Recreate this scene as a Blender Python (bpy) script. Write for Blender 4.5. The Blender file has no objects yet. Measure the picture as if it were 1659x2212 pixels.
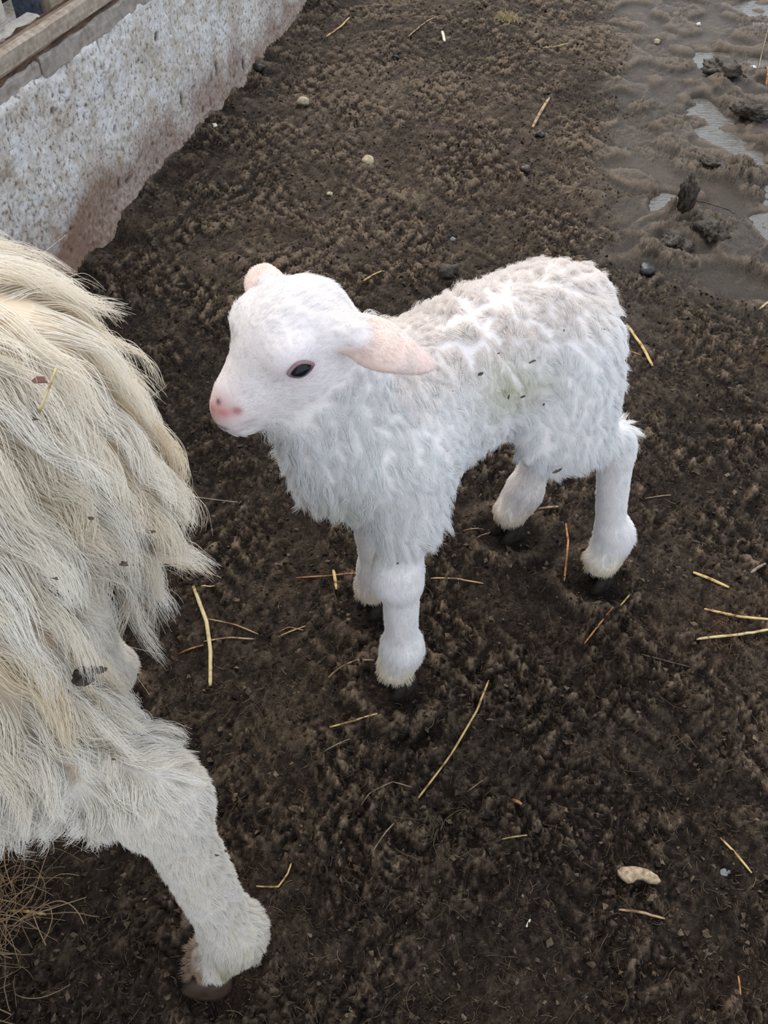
import bpy, math, random
import numpy as np
from mathutils import Vector, Matrix
from mathutils.kdtree import KDTree

# ------------------------------------------------------------------ camera, world, light, exposure
scene = bpy.context.scene
CAM_H, PITCH, FPX, IW, IH = 0.82, math.radians(46), 1800.0, 1659, 2212
cam_data = bpy.data.cameras.new('camera')
cam = bpy.data.objects.new('camera', cam_data)
scene.collection.objects.link(cam)
cam.location = (0, 0, CAM_H)
cam.rotation_euler = (math.pi / 2 - PITCH, 0, 0)
cam_data.sensor_fit = 'VERTICAL'
cam_data.sensor_height = 36.0
cam_data.lens = FPX / IH * 36.0
cam_data.clip_start = 0.01
scene.camera = cam

world = bpy.data.worlds.new('world')
scene.world = world
world.use_nodes = True
bg = world.node_tree.nodes['Background']
bg.inputs['Color'].default_value = (0.80, 0.88, 1.0, 1)
bg.inputs['Strength'].default_value = 0.88

sun_data = bpy.data.lights.new('sun', 'SUN')
sun_data.energy = 1.85
sun_data.angle = math.radians(45)
sun_data.color = (1.0, 0.92, 0.82)
sun = bpy.data.objects.new('sun', sun_data)
scene.collection.objects.link(sun)
sun.rotation_euler = (math.radians(-38), math.radians(-14), 0)   # soft daylight coming from the far side

scene.view_settings.view_transform = 'Standard'
scene.view_settings.look = 'None'
scene.view_settings.exposure = 0.66
scene.view_settings.gamma = 1.0
scene.view_settings.use_curve_mapping = False
scene.cycles.max_bounces = 4
scene.cycles.diffuse_bounces = 3
scene.cycles.glossy_bounces = 2
scene.cycles.transmission_bounces = 2

rng = np.random.default_rng(7)
random.seed(7)

# ------------------------------------------------------------------ helpers
CF = np.array([0, math.cos(PITCH), -math.sin(PITCH)])
CU = np.array([0, math.sin(PITCH), math.cos(PITCH)])
CO = np.array([0, 0, CAM_H])


def on_z(x, y, z=0.0):
    """photo pixel -> the point of the place at height z it shows"""
    d = CF + np.array([1, 0, 0]) * (x - IW / 2) / FPX - CU * (y - IH / 2) / FPX
    return CO + d * ((z - CAM_H) / d[2])


def depth_of(P):
    return float((np.asarray(P) - CO) @ CF)


def link(o, parent=None):
    scene.collection.objects.link(o)
    if parent is not None:
        o.parent = parent
    return o


def tag(o, label=None, cat=None, group=None, kind=None):
    if label: o['label'] = label
    if cat: o['category'] = cat
    if group: o['group'] = group
    if kind: o['kind'] = kind
    return o


def empty(name, loc=(0, 0, 0), rz=0.0):
    o = bpy.data.objects.new(name, None)
    o.empty_display_size = 0.05
    o.location = loc
    o.rotation_euler = (0, 0, rz)
    return link(o)


def np_mesh(name, V, F, mat=None, parent=None, smooth=True, cols=None):
    """V (n,3); F (m,3) or (m,4) int array -> mesh object"""
    V = np.ascontiguousarray(V, np.float32)
    F = np.ascontiguousarray(F, np.int32)
    me = bpy.data.meshes.new(name)
    k = F.shape[1]
    me.vertices.add(len(V)); me.vertices.foreach_set('co', V.ravel())
    me.loops.add(F.size); me.loops.foreach_set('vertex_index', F.ravel())
    me.polygons.add(len(F))
    me.polygons.foreach_set('loop_start', np.arange(0, F.size, k, dtype=np.int32))
    me.polygons.foreach_set('loop_total', np.full(len(F), k, np.int32))
    me.polygons.foreach_set('use_smooth', np.full(len(F), smooth, bool))
    me.update(calc_edges=True)
    me.validate()
    if cols is not None:
        for cn, c in cols.items():
            a = me.attributes.new(cn, 'FLOAT_COLOR', 'POINT')
            c = np.concatenate([c, np.ones((len(c), 1))], 1).astype(np.float32)
            a.data.foreach_set('color', c.ravel())
    if mat is not None:
        me.materials.append(mat)
    return link(bpy.data.objects.new(name, me), parent)


def py_mesh(name, V, F, mat=None, parent=None, smooth=False):
    me = bpy.data.meshes.new(name)
    me.from_pydata([tuple(map(float, v)) for v in V], [], [tuple(map(int, f)) for f in F])
    me.update()
    for p in me.polygons: p.use_smooth = smooth
    if mat is not None: me.materials.append(mat)
    return link(bpy.data.objects.new(name, me), parent)


# ---- noise
_tab = np.random.default_rng(11).permutation(4096)
_ang = np.random.default_rng(12).uniform(0, 2 * math.pi, 4096)
_gx, _gy = np.cos(_ang), np.sin(_ang)


def pn(x, y, seed=0):
    """2-D gradient noise, about -0.7..0.7"""
    x = np.asarray(x, float) + seed * 17.31; y = np.asarray(y, float) - seed * 9.77
    xi = np.floor(x).astype(np.int64); yi = np.floor(y).astype(np.int64)
    fx, fy = x - xi, y - yi
    u = fx * fx * fx * (fx * (fx * 6 - 15) + 10); v = fy * fy * fy * (fy * (fy * 6 - 15) + 10)

    def g(ix, iy, dx, dy):
        h = _tab[(_tab[ix & 4095] + iy) & 4095]
        return _gx[h] * dx + _gy[h] * dy
    a = g(xi, yi, fx, fy); b = g(xi + 1, yi, fx - 1, fy)
    c = g(xi, yi + 1, fx, fy - 1); d = g(xi + 1, yi + 1, fx - 1, fy - 1)
    return (a + u * (b - a)) * (1 - v) + (c + u * (d - c)) * v


def sstep(a, b, x):
    t = np.clip((x - a) / (b - a), 0, 1)
    return t * t * (3 - 2 * t)


# ---- smooth union of rounded shapes -> one continuous surface
def rotm(a):
    x, y, z = np.radians(a)
    cx, sx, cy, sy, cz, sz = np.cos(x), np.sin(x), np.cos(y), np.sin(y), np.cos(z), np.sin(z)
    return np.array([[cz, -sz, 0], [sz, cz, 0], [0, 0, 1]]) @ np.array([[cy, 0, sy], [0, 1, 0], [-sy, 0, cy]]) @ np.array([[1, 0, 0], [0, cx, -sx], [0, sx, cx]])


def d_cone(P, a, b, r1, r2):
    a = np.array(a, np.float32); b = np.array(b, np.float32); ba = b - a
    pa = P - a
    h = np.clip((pa @ ba) / (ba @ ba), 0, 1)
    return np.linalg.norm(pa - h[..., None] * ba, axis=-1) - (r1 + (r2 - r1) * h)


def d_ell(P, c, r, rot=(0, 0, 0)):
    q = (P - np.array(c, np.float32)) @ rotm(rot).astype(np.float32)
    r = np.array(r, np.float32)
    k0 = np.linalg.norm(q / r, axis=-1)
    k1 = np.linalg.norm(q / (r * r), axis=-1) + 1e-9
    return k0 * (k0 - 1) / k1


class Body:
    def __init__(self, prims, lo, hi, h):
        n = [int(np.ceil((hi[i] - lo[i]) / h)) + 1 for i in range(3)]
        ax = [(lo[i] + h * np.arange(n[i])).astype(np.float32) for i in range(3)]
        D = np.full(n, 0.08, np.float32)
        for pr in prims:
            k = pr[-1]
            if pr[0] == 'c':
                _, a, b, r1, r2, _k = pr
                mn = np.minimum(np.array(a) - r1, np.array(b) - r2); mx = np.maximum(np.array(a) + r1, np.array(b) + r2)
            else:
                c = np.array(pr[1]); R = max(pr[2]); mn = c - R; mx = c + R
            pad = abs(k) * 1.6 + .05
            s = tuple(slice(max(0, int((mn[i] - pad - lo[i]) / h)), min(n[i], int((mx[i] + pad - lo[i]) / h) + 2)) for i in range(3))
            G = np.stack(np.meshgrid(*[ax[i][s[i]] for i in range(3)], indexing='ij'), -1)
            d = d_cone(G, a, b, r1, r2) if pr[0] == 'c' else d_ell(G, pr[1], pr[2], pr[3])
            A = D[s]
            if k < 0:
                kk = -k
                m = np.maximum(kk - np.abs(-d - A), 0) / kk
                D[s] = np.maximum(A, -d) + m * m * kk * .25
            else:
                m = np.maximum(k - np.abs(d - A), 0) / k
                D[s] = np.minimum(A, d) - m * m * k * .25
        self.D, self.lo, self.h = D, np.array(lo), h

    def mesh(self):
        D, lo, h = self.D, self.lo, self.h
        S = D < 0
        n = np.array(D.shape) - 1
        cs = np.zeros(n, np.int8)
        corners = [(i, j, k) for i in (0, 1) for j in (0, 1) for k in (0, 1)]
        for c in corners:
            cs += S[c[0]:c[0] + n[0], c[1]:c[1] + n[1], c[2]:c[2] + n[2]]
        act = np.argwhere((cs > 0) & (cs < 8))
        idx = np.full(n, -1, np.int64); idx[tuple(act.T)] = np.arange(len(act))
        acc = np.zeros((len(act), 3)); cnt = np.zeros(len(act))
        for ca in corners:
            for d in range(3):
                if ca[d]: continue
                cb = list(ca); cb[d] = 1
                va = D[tuple((act + ca).T)]; vb = D[tuple((act + cb).T)]
                m = (va < 0) != (vb < 0)
                p = np.tile(np.array(ca, float), (m.sum(), 1)); p[:, d] += va[m] / (va[m] - vb[m])
                acc[m] += p; cnt[m] += 1
        V = (act + acc / cnt[:, None]) * h + lo
        Q = []
        for d in range(3):
            u, v = (d + 1) % 3, (d + 2) % 3
            sl = [slice(None)] * 3; sl2 = [slice(None)] * 3
            sl[d] = slice(0, -1); sl2[d] = slice(1, None)
            e = np.argwhere(S[tuple(sl)] != S[tuple(sl2)])
            e = e[(e[:, u] > 0) & (e[:, v] > 0) & (e[:, u] < n[u]) & (e[:, v] < n[v])]
            ou = np.zeros(3, int); ou[u] = 1; ov = np.zeros(3, int); ov[v] = 1
            q = np.stack([idx[tuple((e - ou - ov).T)], idx[tuple((e - ov).T)], idx[tuple(e.T)], idx[tuple((e - ou).T)]], 1)
            ins = S[tuple(e.T)]
            q[~ins] = q[~ins][:, ::-1]
            Q.append(q)
        return V, np.concatenate(Q)

    def dist(self, P):
        g = (P - self.lo) / self.h
        n = np.array(self.D.shape)
        g = np.clip(g, 0, n - 1.001)
        i = g.astype(int); f = g - i; r = 0
        for c in [(a, b, c) for a in (0, 1) for b in (0, 1) for c in (0, 1)]:
            w = np.prod(np.where(np.array(c) == 1, f, 1 - f), axis=1)
            r = r + w * self.D[tuple(np.minimum(i + c, n - 1).T)]
        return r

    def normal(self, P):
        e = self.h * .8
        G = np.stack([self.dist(P + np.eye(3)[i] * e) - self.dist(P - np.eye(3)[i] * e) for i in range(3)], 1)
        return G / (np.linalg.norm(G, axis=1, keepdims=True) + 1e-9)


def unit(v):
    return v / (np.linalg.norm(v, axis=-1, keepdims=True) + 1e-9)


def sample_surface(V, Q, weight, N):
    T = np.concatenate([Q[:, [0, 1, 2]], Q[:, [0, 2, 3]]])
    a, b, c = V[T[:, 0]], V[T[:, 1]], V[T[:, 2]]
    A = np.linalg.norm(np.cross(b - a, c - a), axis=1) * weight((a + b + c) / 3)
    cum = np.cumsum(A); cum /= cum[-1]
    t = np.searchsorted(cum, rng.random(N))
    u, v = rng.random((2, N)); s = u + v > 1; u[s], v[s] = 1 - u[s], 1 - v[s]
    return a[t] + (b[t] - a[t]) * u[:, None] + (c[t] - a[t]) * v[:, None]


def hair_object(name, pts, radii, tint, mat, parent=None):
    """pts (n,k,3), radii (n,k), tint (n,3) -> curves object"""
    n, k = pts.shape[:2]
    hc = bpy.data.hair_curves.new(name)
    hc.add_curves([k] * n)
    hc.attributes['position'].data.foreach_set('vector', np.ascontiguousarray(pts, np.float32).ravel())
    ra = hc.attributes.get('radius') or hc.attributes.new('radius', 'FLOAT', 'POINT')
    ra.data.foreach_set('value', np.ascontiguousarray(radii, np.float32).ravel())
    ta = hc.attributes.new('tint', 'FLOAT_COLOR', 'CURVE')
    ta.data.foreach_set('color', np.concatenate([tint, np.ones((n, 1))], 1).astype(np.float32).ravel())
    hc.materials.append(mat)
    return link(bpy.data.objects.new(name, hc), parent)


def grow_wool(body, V, Q, n_guides, n_strands, k, weight, length, direction, gravity, off, clump, wave, frizz, radius):
    """locks of wool: guides grow over the body without entering it, strands gather round their guide"""
    gr = sample_surface(V, Q, weight, n_guides)
    gn = body.normal(gr)
    L = length(gr) * rng.uniform(.75, 1.2, len(gr))
    d = unit(direction(gr, gn) + rng.normal(0, .14, gr.shape))
    G = np.zeros((len(gr), k, 3)); G[:, 0] = gr
    p = gr.copy()
    for i in range(1, k):
        d = unit(d + np.array([0, 0, -1.0]) * (gravity(gr)[:, None]) / (k - 1))
        p = p + d * (L / (k - 1))[:, None]
        dist = body.dist(p); nr = body.normal(p)
        want = off(gr) * (i / (k - 1)) ** .7
        push = np.maximum(want - dist, 0)
        p = p + nr * push[:, None]
        # keep the heading in the surface once it has been pushed out
        into = np.minimum((d * nr).sum(1), 0) * (push > 0)
        d = unit(d - nr * into[:, None] * .9)
        G[:, i] = p
    t = np.linspace(0, 1, k)
    ax = unit(G[:, -1] - G[:, 0] + 1e-6)
    e1 = unit(np.cross(ax, np.array([.31, .52, .79]))); e2 = np.cross(ax, e1)
    amp, turns = wave(gr)
    ph = rng.uniform(0, 6.28, len(gr))
    tn = turns * rng.uniform(.7, 1.3, len(gr))
    arg = ph[:, None] + 6.283 * tn[:, None] * t[None]
    am = amp[:, None] * np.minimum(t[None] * 2, 1)
    G = G + am[..., None] * (np.cos(arg)[..., None] * e1[:, None] + .8 * np.sin(arg)[..., None] * e2[:, None])
    kd = KDTree(len(gr))
    key = gr + gn * .012
    for i, q in enumerate(key): kd.insert(q, i)
    kd.balance()
    r = sample_surface(V, Q, weight, n_strands)
    rn = body.normal(r)
    gi = np.array([kd.find(q)[1] for q in (r + rn * .012)])
    o = r - G[gi, 0]
    lr = rng.uniform(.72, 1.12, n_strands)
    c = clump(r) * rng.uniform(.75, 1.1, n_strands)
    P = G[gi, 0][:, None] + (G[gi] - G[gi, 0][:, None]) * lr[:, None, None]
    P = P + o[:, None] * (1 - np.clip(c[:, None, None], 0, 1) * (t[None, :, None] ** .8))
    fz = frizz(r)[:, None, None]
    P = P + fz * (t[None, :, None] * rng.normal(0, 1, (n_strands, 1, 3)) + .35 * t[None, :, None] * rng.normal(0, 1, (n_strands, k, 3)))
    R = radius(r)[:, None] * (1 - .72 * t[None] ** 1.5)
    return P, R, r, gi


# ------------------------------------------------------------------ materials
def mat_new(name):
    m = bpy.data.materials.new(name)
    m.use_nodes = True
    nt = m.node_tree
    return m, nt, nt.nodes['Principled BSDF']


def N(nt, typ, **kw):
    n = nt.nodes.new(typ)
    for k_, v in kw.items():
        if k_ in n.inputs: n.inputs[k_].default_value = v
        else: setattr(n, k_, v)
    return n


def ramp(nt, fac, stops):
    r = nt.nodes.new('ShaderNodeValToRGB')
    while len(r.color_ramp.elements) < len(stops): r.color_ramp.elements.new(.5)
    for e, (p, c) in zip(r.color_ramp.elements, stops):
        e.position = p; e.color = (*c, 1)
    nt.links.new(fac, r.inputs['Fac'])
    return r


def plain(name, col, rough=.7, var=.25, scale=40, spec=.3, bump=.0):
    m, nt, b = mat_new(name)
    tc = N(nt, 'ShaderNodeTexCoord')
    no = N(nt, 'ShaderNodeTexNoise', Scale=scale, Detail=6.0)
    nt.links.new(tc.outputs['Object'], no.inputs['Vector'])
    c = np.array(col)
    r = ramp(nt, no.outputs['Fac'], [(.3, tuple(c * (1 - var))), (.7, tuple(np.minimum(c * (1 + var), 1)))])
    nt.links.new(r.outputs['Color'], b.inputs['Base Color'])
    b.inputs['Roughness'].default_value = rough
    b.inputs['Specular IOR Level'].default_value = spec
    if bump:
        bu = N(nt, 'ShaderNodeBump', Strength=bump, Distance=.002)
        nt.links.new(no.outputs['Fac'], bu.inputs['Height'])
        nt.links.new(bu.outputs['Normal'], b.inputs['Normal'])
    return m


def wool_mat(name, rough=.4, trans=.3, spec=.04):
    m, nt, b = mat_new(name)
    at = N(nt, 'ShaderNodeAttribute', attribute_name='tint')
    nt.nodes.remove(b)
    df = N(nt, 'ShaderNodeBsdfDiffuse'); tr = N(nt, 'ShaderNodeBsdfTranslucent')
    gl = N(nt, 'ShaderNodeBsdfGlossy'); gl.inputs['Roughness'].default_value = rough
    for n_ in (df, tr): nt.links.new(at.outputs['Color'], n_.inputs['Color'])
    ms = N(nt, 'ShaderNodeMixShader', Fac=trans); m2 = N(nt, 'ShaderNodeMixShader', Fac=spec)
    nt.links.new(df.outputs[0], ms.inputs[1]); nt.links.new(tr.outputs[0], ms.inputs[2])
    nt.links.new(ms.outputs[0], m2.inputs[1]); nt.links.new(gl.outputs[0], m2.inputs[2])
    nt.links.new(m2.outputs[0], nt.nodes['Material Output'].inputs['Surface'])
    return m


def skin_mat(name, rough=.6, sss=.0):
    m, nt, b = mat_new(name)
    at = N(nt, 'ShaderNodeAttribute', attribute_name='tint')
    nt.links.new(at.outputs['Color'], b.inputs['Base Color'])
    b.inputs['Roughness'].default_value = rough
    b.inputs['Specular IOR Level'].default_value = .25
    return m


M = {}
M['wool'] = wool_mat('lamb_wool', trans=.42)
M['fleece'] = wool_mat('sheep_fleece', trans=.36, spec=.05)
M['fibre'] = wool_mat('plant_fibre', trans=.1, spec=.01)
M['skin'] = skin_mat('animal_skin')
M['hoof'] = plain('dark_hoof', (.026, .020, .015), .85, .5, 160, .15, .5)
M['pale_hoof'] = plain('brown_hoof', (.055, .034, .022), .6, .35, 120, .3)
M['dung'] = plain('dark_dung', (.012, .011, .010), .4, .4, 200, .5, .4)
M['brown_dung'] = plain('brown_dung', (.035, .022, .015), .5, .4, 200, .4, .4)
M['clod'] = plain('wet_mud', (.052, .040, .029), .6, .5, 260, .3, .9)
M['speck'] = plain('dirt_speck', (.10, .075, .055), .8, .4, 200)
M['pebble_white'] = plain('white_pebble', (.70, .66, .58), .7, .15, 200)
M['pebble_cream'] = plain('cream_pebble', (.42, .36, .24), .8, .25, 150, .2, .5)
M['pebble_grey'] = plain('grey_pebble', (.16, .18, .19), .7, .2, 150)
M['chip'] = plain('wood_chip', (.34, .26, .17), .8, .5, 260, .15, .6)
M['red_leaf'] = plain('dry_red_leaf', (.15, .07, .055), .8, .3, 100)


def straw_mat(name, col, dark):
    m, nt, b = mat_new(name)
    tc = N(nt, 'ShaderNodeTexCoord')
    no = N(nt, 'ShaderNodeTexNoise', Scale=90.0, Detail=4.0)
    nt.links.new(tc.outputs['Object'], no.inputs['Vector'])
    r = ramp(nt, no.outputs['Fac'], [(.40, dark), (.50, col), (.72, tuple(min(1, c * 1.25) for c in col))])
    nt.links.new(r.outputs['Color'], b.inputs['Base Color'])
    b.inputs['Roughness'].default_value = .6
    b.inputs['Specular IOR Level'].default_value = .25
    return m


M['straw_yellow'] = straw_mat('yellow_straw', (.46, .33, .13), (.20, .11, .04))
M['straw_tan'] = straw_mat('tan_straw', (.34, .23, .12), (.13, .075, .04))
M['straw_orange'] = straw_mat('orange_straw', (.36, .17, .06), (.16, .065, .025))
M['straw_pale'] = straw_mat('pale_straw', (.46, .37, .19), (.26, .17, .06))
M['straw_white'] = straw_mat('bleached_straw', (.66, .62, .50), (.48, .42, .30))
M['straw_dark'] = straw_mat('dark_twig', (.06, .04, .03), (.03, .02, .015))
M['straw_grey'] = straw_mat('weathered_straw', (.22, .17, .12), (.12, .09, .06))

# mud
m, nt, b = mat_new('mud'); M['mud'] = m
tc = N(nt, 'ShaderNodeTexCoord')
at = N(nt, 'ShaderNodeAttribute', attribute_name='mudmask')     # r: tone with light and shade painted in, g: wetness, b: reddish
sep = N(nt, 'ShaderNodeSeparateColor')
nt.links.new(at.outputs['Color'], sep.inputs['Color'])
n1 = N(nt, 'ShaderNodeTexNoise', Scale=190.0, Detail=4.0, Roughness=.75)
n2 = N(nt, 'ShaderNodeTexNoise', Scale=360.0, Detail=3.0, Roughness=.75, Distortion=.6)
for n_ in (n1, n2): nt.links.new(tc.outputs['Object'], n_.inputs['Vector'])
ad = N(nt, 'ShaderNodeMath', operation='MULTIPLY_ADD')
nt.links.new(n1.outputs['Fac'], ad.inputs[0]); ad.inputs[1].default_value = .55
nt.links.new(sep.outputs['Red'], ad.inputs[2])
r1 = ramp(nt, ad.outputs[0], [(.22, (.0080, .0054, .0040)), (.46, (.035, .0248, .0180)), (.68, (.094, .068, .047)), (.95, (.24, .178, .122))])
red = N(nt, 'ShaderNodeMix', data_type='RGBA', blend_type='MIX')
nt.links.new(sep.outputs['Blue'], red.inputs['Factor'])
nt.links.new(r1.outputs['Color'], red.inputs[6]); red.inputs[7].default_value = (.060, .034, .024, 1)
wet = N(nt, 'ShaderNodeMix', data_type='RGBA', blend_type='MIX')
nt.links.new(sep.outputs['Green'], wet.inputs['Factor'])
nt.links.new(red.outputs[2], wet.inputs[6]); wet.inputs[7].default_value = (.085, .063, .043, 1)
nt.links.new(wet.outputs[2], b.inputs['Base Color'])
rr = N(nt, 'ShaderNodeMapRange'); rr.inputs['To Min'].default_value = .72; rr.inputs['To Max'].default_value = .30
nt.links.new(sep.outputs['Green'], rr.inputs['Value'])
nt.links.new(rr.outputs['Result'], b.inputs['Roughness'])
b.inputs['Specular IOR Level'].default_value = .32
bu2 = N(nt, 'ShaderNodeBump', Strength=1.0, Distance=.005)
nt.links.new(n2.outputs['Fac'], bu2.inputs['Height'])
nt.links.new(bu2.outputs['Normal'], b.inputs['Normal'])
sp = N(nt, 'ShaderNodeMapRange'); sp.inputs['To Min'].default_value = .10; sp.inputs['To Max'].default_value = .55
nt.links.new(sep.outputs['Green'], sp.inputs['Value']); nt.links.new(sp.outputs['Result'], b.inputs['Specular IOR Level'])

# puddle water
m, nt, b = mat_new('puddle_water'); M['water'] = m
b.inputs['Base Color'].default_value = (.075, .062, .042, 1)
b.inputs['Roughness'].default_value = .08
b.inputs['Specular IOR Level'].default_value = 1.0
tc = N(nt, 'ShaderNodeTexCoord')
wv = N(nt, 'ShaderNodeTexNoise', Scale=70.0, Detail=3.0, Distortion=.8)
mp = N(nt, 'ShaderNodeMapping'); mp.inputs['Scale'].default_value = (.45, 1.6, 1)
nt.links.new(tc.outputs['Object'], mp.inputs['Vector']); nt.links.new(mp.outputs['Vector'], wv.inputs['Vector'])
bu = N(nt, 'ShaderNodeBump', Strength=.5, Distance=.004)
nt.links.new(wv.outputs['Fac'], bu.inputs['Height']); nt.links.new(bu.outputs['Normal'], b.inputs['Normal'])

# lime-washed wall
m, nt, b = mat_new('limewash'); M['lime'] = m
at = N(nt, 'ShaderNodeAttribute', attribute_name='wallmask')    # r: dirt, g: pit
sep = N(nt, 'ShaderNodeSeparateColor'); nt.links.new(at.outputs['Color'], sep.inputs['Color'])
tc = N(nt, 'ShaderNodeTexCoord')
n1 = N(nt, 'ShaderNodeTexNoise', Scale=120.0, Detail=4.0, Roughness=.65)
n2 = N(nt, 'ShaderNodeTexNoise', Scale=14.0, Detail=6.0, Roughness=.7)
mp = N(nt, 'ShaderNodeMapping'); mp.inputs['Scale'].default_value = (1, 1, 1)
nt.links.new(tc.outputs['Object'], mp.inputs['Vector'])
nt.links.new(mp.outputs['Vector'], n1.inputs['Vector']); nt.links.new(tc.outputs['Object'], n2.inputs['Vector'])
white = ramp(nt, n2.outputs['Fac'], [(.34, (.44, .37, .30)), (.47, (.60, .56, .51)), (.60, (.72, .71, .70))])
fl = ramp(nt, n1.outputs['Fac'], [(.33, (.20, .15, .11)), (.40, (.60, .54, .48)), (.46, (.95, .94, .93)), (.60, (1, 1, 1))])
mu = N(nt, 'ShaderNodeMix', data_type='RGBA', blend_type='MULTIPLY'); mu.inputs['Factor'].default_value = .85
nt.links.new(white.outputs['Color'], mu.inputs[6]); nt.links.new(fl.outputs['Color'], mu.inputs[7])
ds = N(nt, 'ShaderNodeMath', operation='MULTIPLY_ADD')
nt.links.new(n1.outputs['Fac'], ds.inputs[0]); ds.inputs[1].default_value = -.9
adx = N(nt, 'ShaderNodeMath', operation='MULTIPLY_ADD'); adx.inputs[1].default_value = 1.15; adx.inputs[2].default_value = .34
nt.links.new(sep.outputs['Red'], adx.inputs[0]); nt.links.new(adx.outputs[0], ds.inputs[2])
cl = N(nt, 'ShaderNodeClamp'); nt.links.new(ds.outputs[0], cl.inputs['Value'])
dirt = N(nt, 'ShaderNodeMix', data_type='RGBA', blend_type='MIX')
nt.links.new(cl.outputs[0], dirt.inputs['Factor'])
nt.links.new(mu.outputs[2], dirt.inputs[6]); dirt.inputs[7].default_value = (.22, .14, .098, 1)
pit = N(nt, 'ShaderNodeMix', data_type='RGBA', blend_type='MIX')
nt.links.new(sep.outputs['Green'], pit.inputs['Factor'])
nt.links.new(dirt.outputs[2], pit.inputs[6]); pit.inputs[7].default_value = (.065, .042, .03, 1)
nt.links.new(pit.outputs[2], b.inputs['Base Color'])
b.inputs['Roughness'].default_value = .9; b.inputs['Specular IOR Level'].default_value = .15
bu = N(nt, 'ShaderNodeBump', Strength=.7, Distance=.003)
nt.links.new(n1.outputs['Fac'], bu.inputs['Height']); nt.links.new(bu.outputs['Normal'], b.inputs['Normal'])


def wood_mat(name, c0, c1, rough=.8):
    m, nt, b = mat_new(name)
    tc = N(nt, 'ShaderNodeTexCoord')
    mp = N(nt, 'ShaderNodeMapping'); mp.inputs['Scale'].default_value = (6, 60, 60)
    no = N(nt, 'ShaderNodeTexNoise', Scale=2.0, Detail=8.0, Roughness=.65)
    n2 = N(nt, 'ShaderNodeTexNoise', Scale=90.0, Detail=6.0)
    nt.links.new(tc.outputs['Object'], mp.inputs['Vector']); nt.links.new(mp.outputs['Vector'], no.inputs['Vector'])
    nt.links.new(tc.outputs['Object'], n2.inputs['Vector'])
    mm = N(nt, 'ShaderNodeMath', operation='MULTIPLY_ADD'); mm.inputs[1].default_value = .5
    nt.links.new(n2.outputs['Fac'], mm.inputs[0]); 
    hm = N(nt, 'ShaderNodeMath', operation='MULTIPLY'); hm.inputs[1].default_value = .5
    nt.links.new(no.outputs['Fac'], hm.inputs[0]); nt.links.new(hm.outputs[0], mm.inputs[2])
    r = ramp(nt, mm.outputs[0], [(.36, c0), (.62, c1)])
    nt.links.new(r.outputs['Color'], b.inputs['Base Color'])
    b.inputs['Roughness'].default_value = rough; b.inputs['Specular IOR Level'].default_value = .2
    bu = N(nt, 'ShaderNodeBump', Strength=.5, Distance=.002)
    nt.links.new(mm.outputs[0], bu.inputs['Height']); nt.links.new(bu.outputs['Normal'], b.inputs['Normal'])
    return m


M['beam'] = wood_mat('grey_timber', (.25, .19, .14), (.46, .39, .31))
M['rust'] = wood_mat('rotten_brown', (.035, .02, .014), (.16, .095, .06))
M['mortar'] = wood_mat('bare_mortar', (.22, .18, .15), (.38, .34, .30))
M['tan_board'] = wood_mat('tan_board', (.38, .29, .20), (.55, .45, .33))
M['pale_board'] = wood_mat('pale_board', (.45, .40, .33), (.68, .62, .54))
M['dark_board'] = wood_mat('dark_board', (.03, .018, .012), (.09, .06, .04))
M['blue_post'] = wood_mat('blue_grey_paint', (.03, .035, .05), (.09, .10, .13))
M['brown_board'] = wood_mat('brown_board', (.16, .11, .08), (.30, .22, .16))

# ------------------------------------------------------------------ where the lamb stands
LAMB_O = np.array([0.110, 0.643, 0.0])
LAMB_X = unit(np.array([-0.841, -0.541, 0.0]))
LAMB_YAW = math.atan2(LAMB_X[1], LAMB_X[0])
LAMB_R = np.stack([LAMB_X, np.array([-LAMB_X[1], LAMB_X[0], 0]), np.array([0, 0, 1.0])])
LAMB_HOOVES = [(.147, .054), (.110, -.054), (-.146, .063), (-.104, -.063)]
SHEEP_HOOVES = [(-.148, .222), (-.30, .476), (-.545, .116), (-.673, .224)]
HOOF_W = [tuple((LAMB_O + np.array([a, b_, 0]) @ LAMB_R)[:2]) for a, b_ in LAMB_HOOVES] + SHEEP_HOOVES

# ------------------------------------------------------------------ floor of trodden mud
WALL_A = np.array([-0.557, 1.498, 0.0])
WALL_D = np.array([0.191, 0.982, 0.0]); WALL_D /= np.linalg.norm(WALL_D)
WALL_N = np.array([WALL_D[1], -WALL_D[0], 0.0])
POOLS = [(.826, 2.185, .085, .16), (.90, 1.80, .10, .13), (.84, 1.62, .07, .10), (.87, 2.02, .05, .07), (1.30, 3.05, .16, .22), (.62, 1.72, .06, .07), (1.0, 2.62, .12, .10)]
HEAPS = [(.63, 1.60, .075, .028), (.60, 1.66, .02, .03), (.98, 2.42, .10, .03), (1.02, 2.02, .09, .028), (.93, 2.06, .05, .02), (.52, 1.53, .05, .018), (.80, 1.85, .07, .020), (.86, 2.40, .06, .022)]


def wetness(x, y):
    edge = .30 + .20 * (y - 1.2) + .10 * pn(x * 4, y * 4, 3) + .06 * pn(x * 11, y * 11, 4)
    return sstep(0, .16, x - edge) * sstep(1.15, 1.5, y + .25 * pn(x * 5, y * 5, 6))


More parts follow.
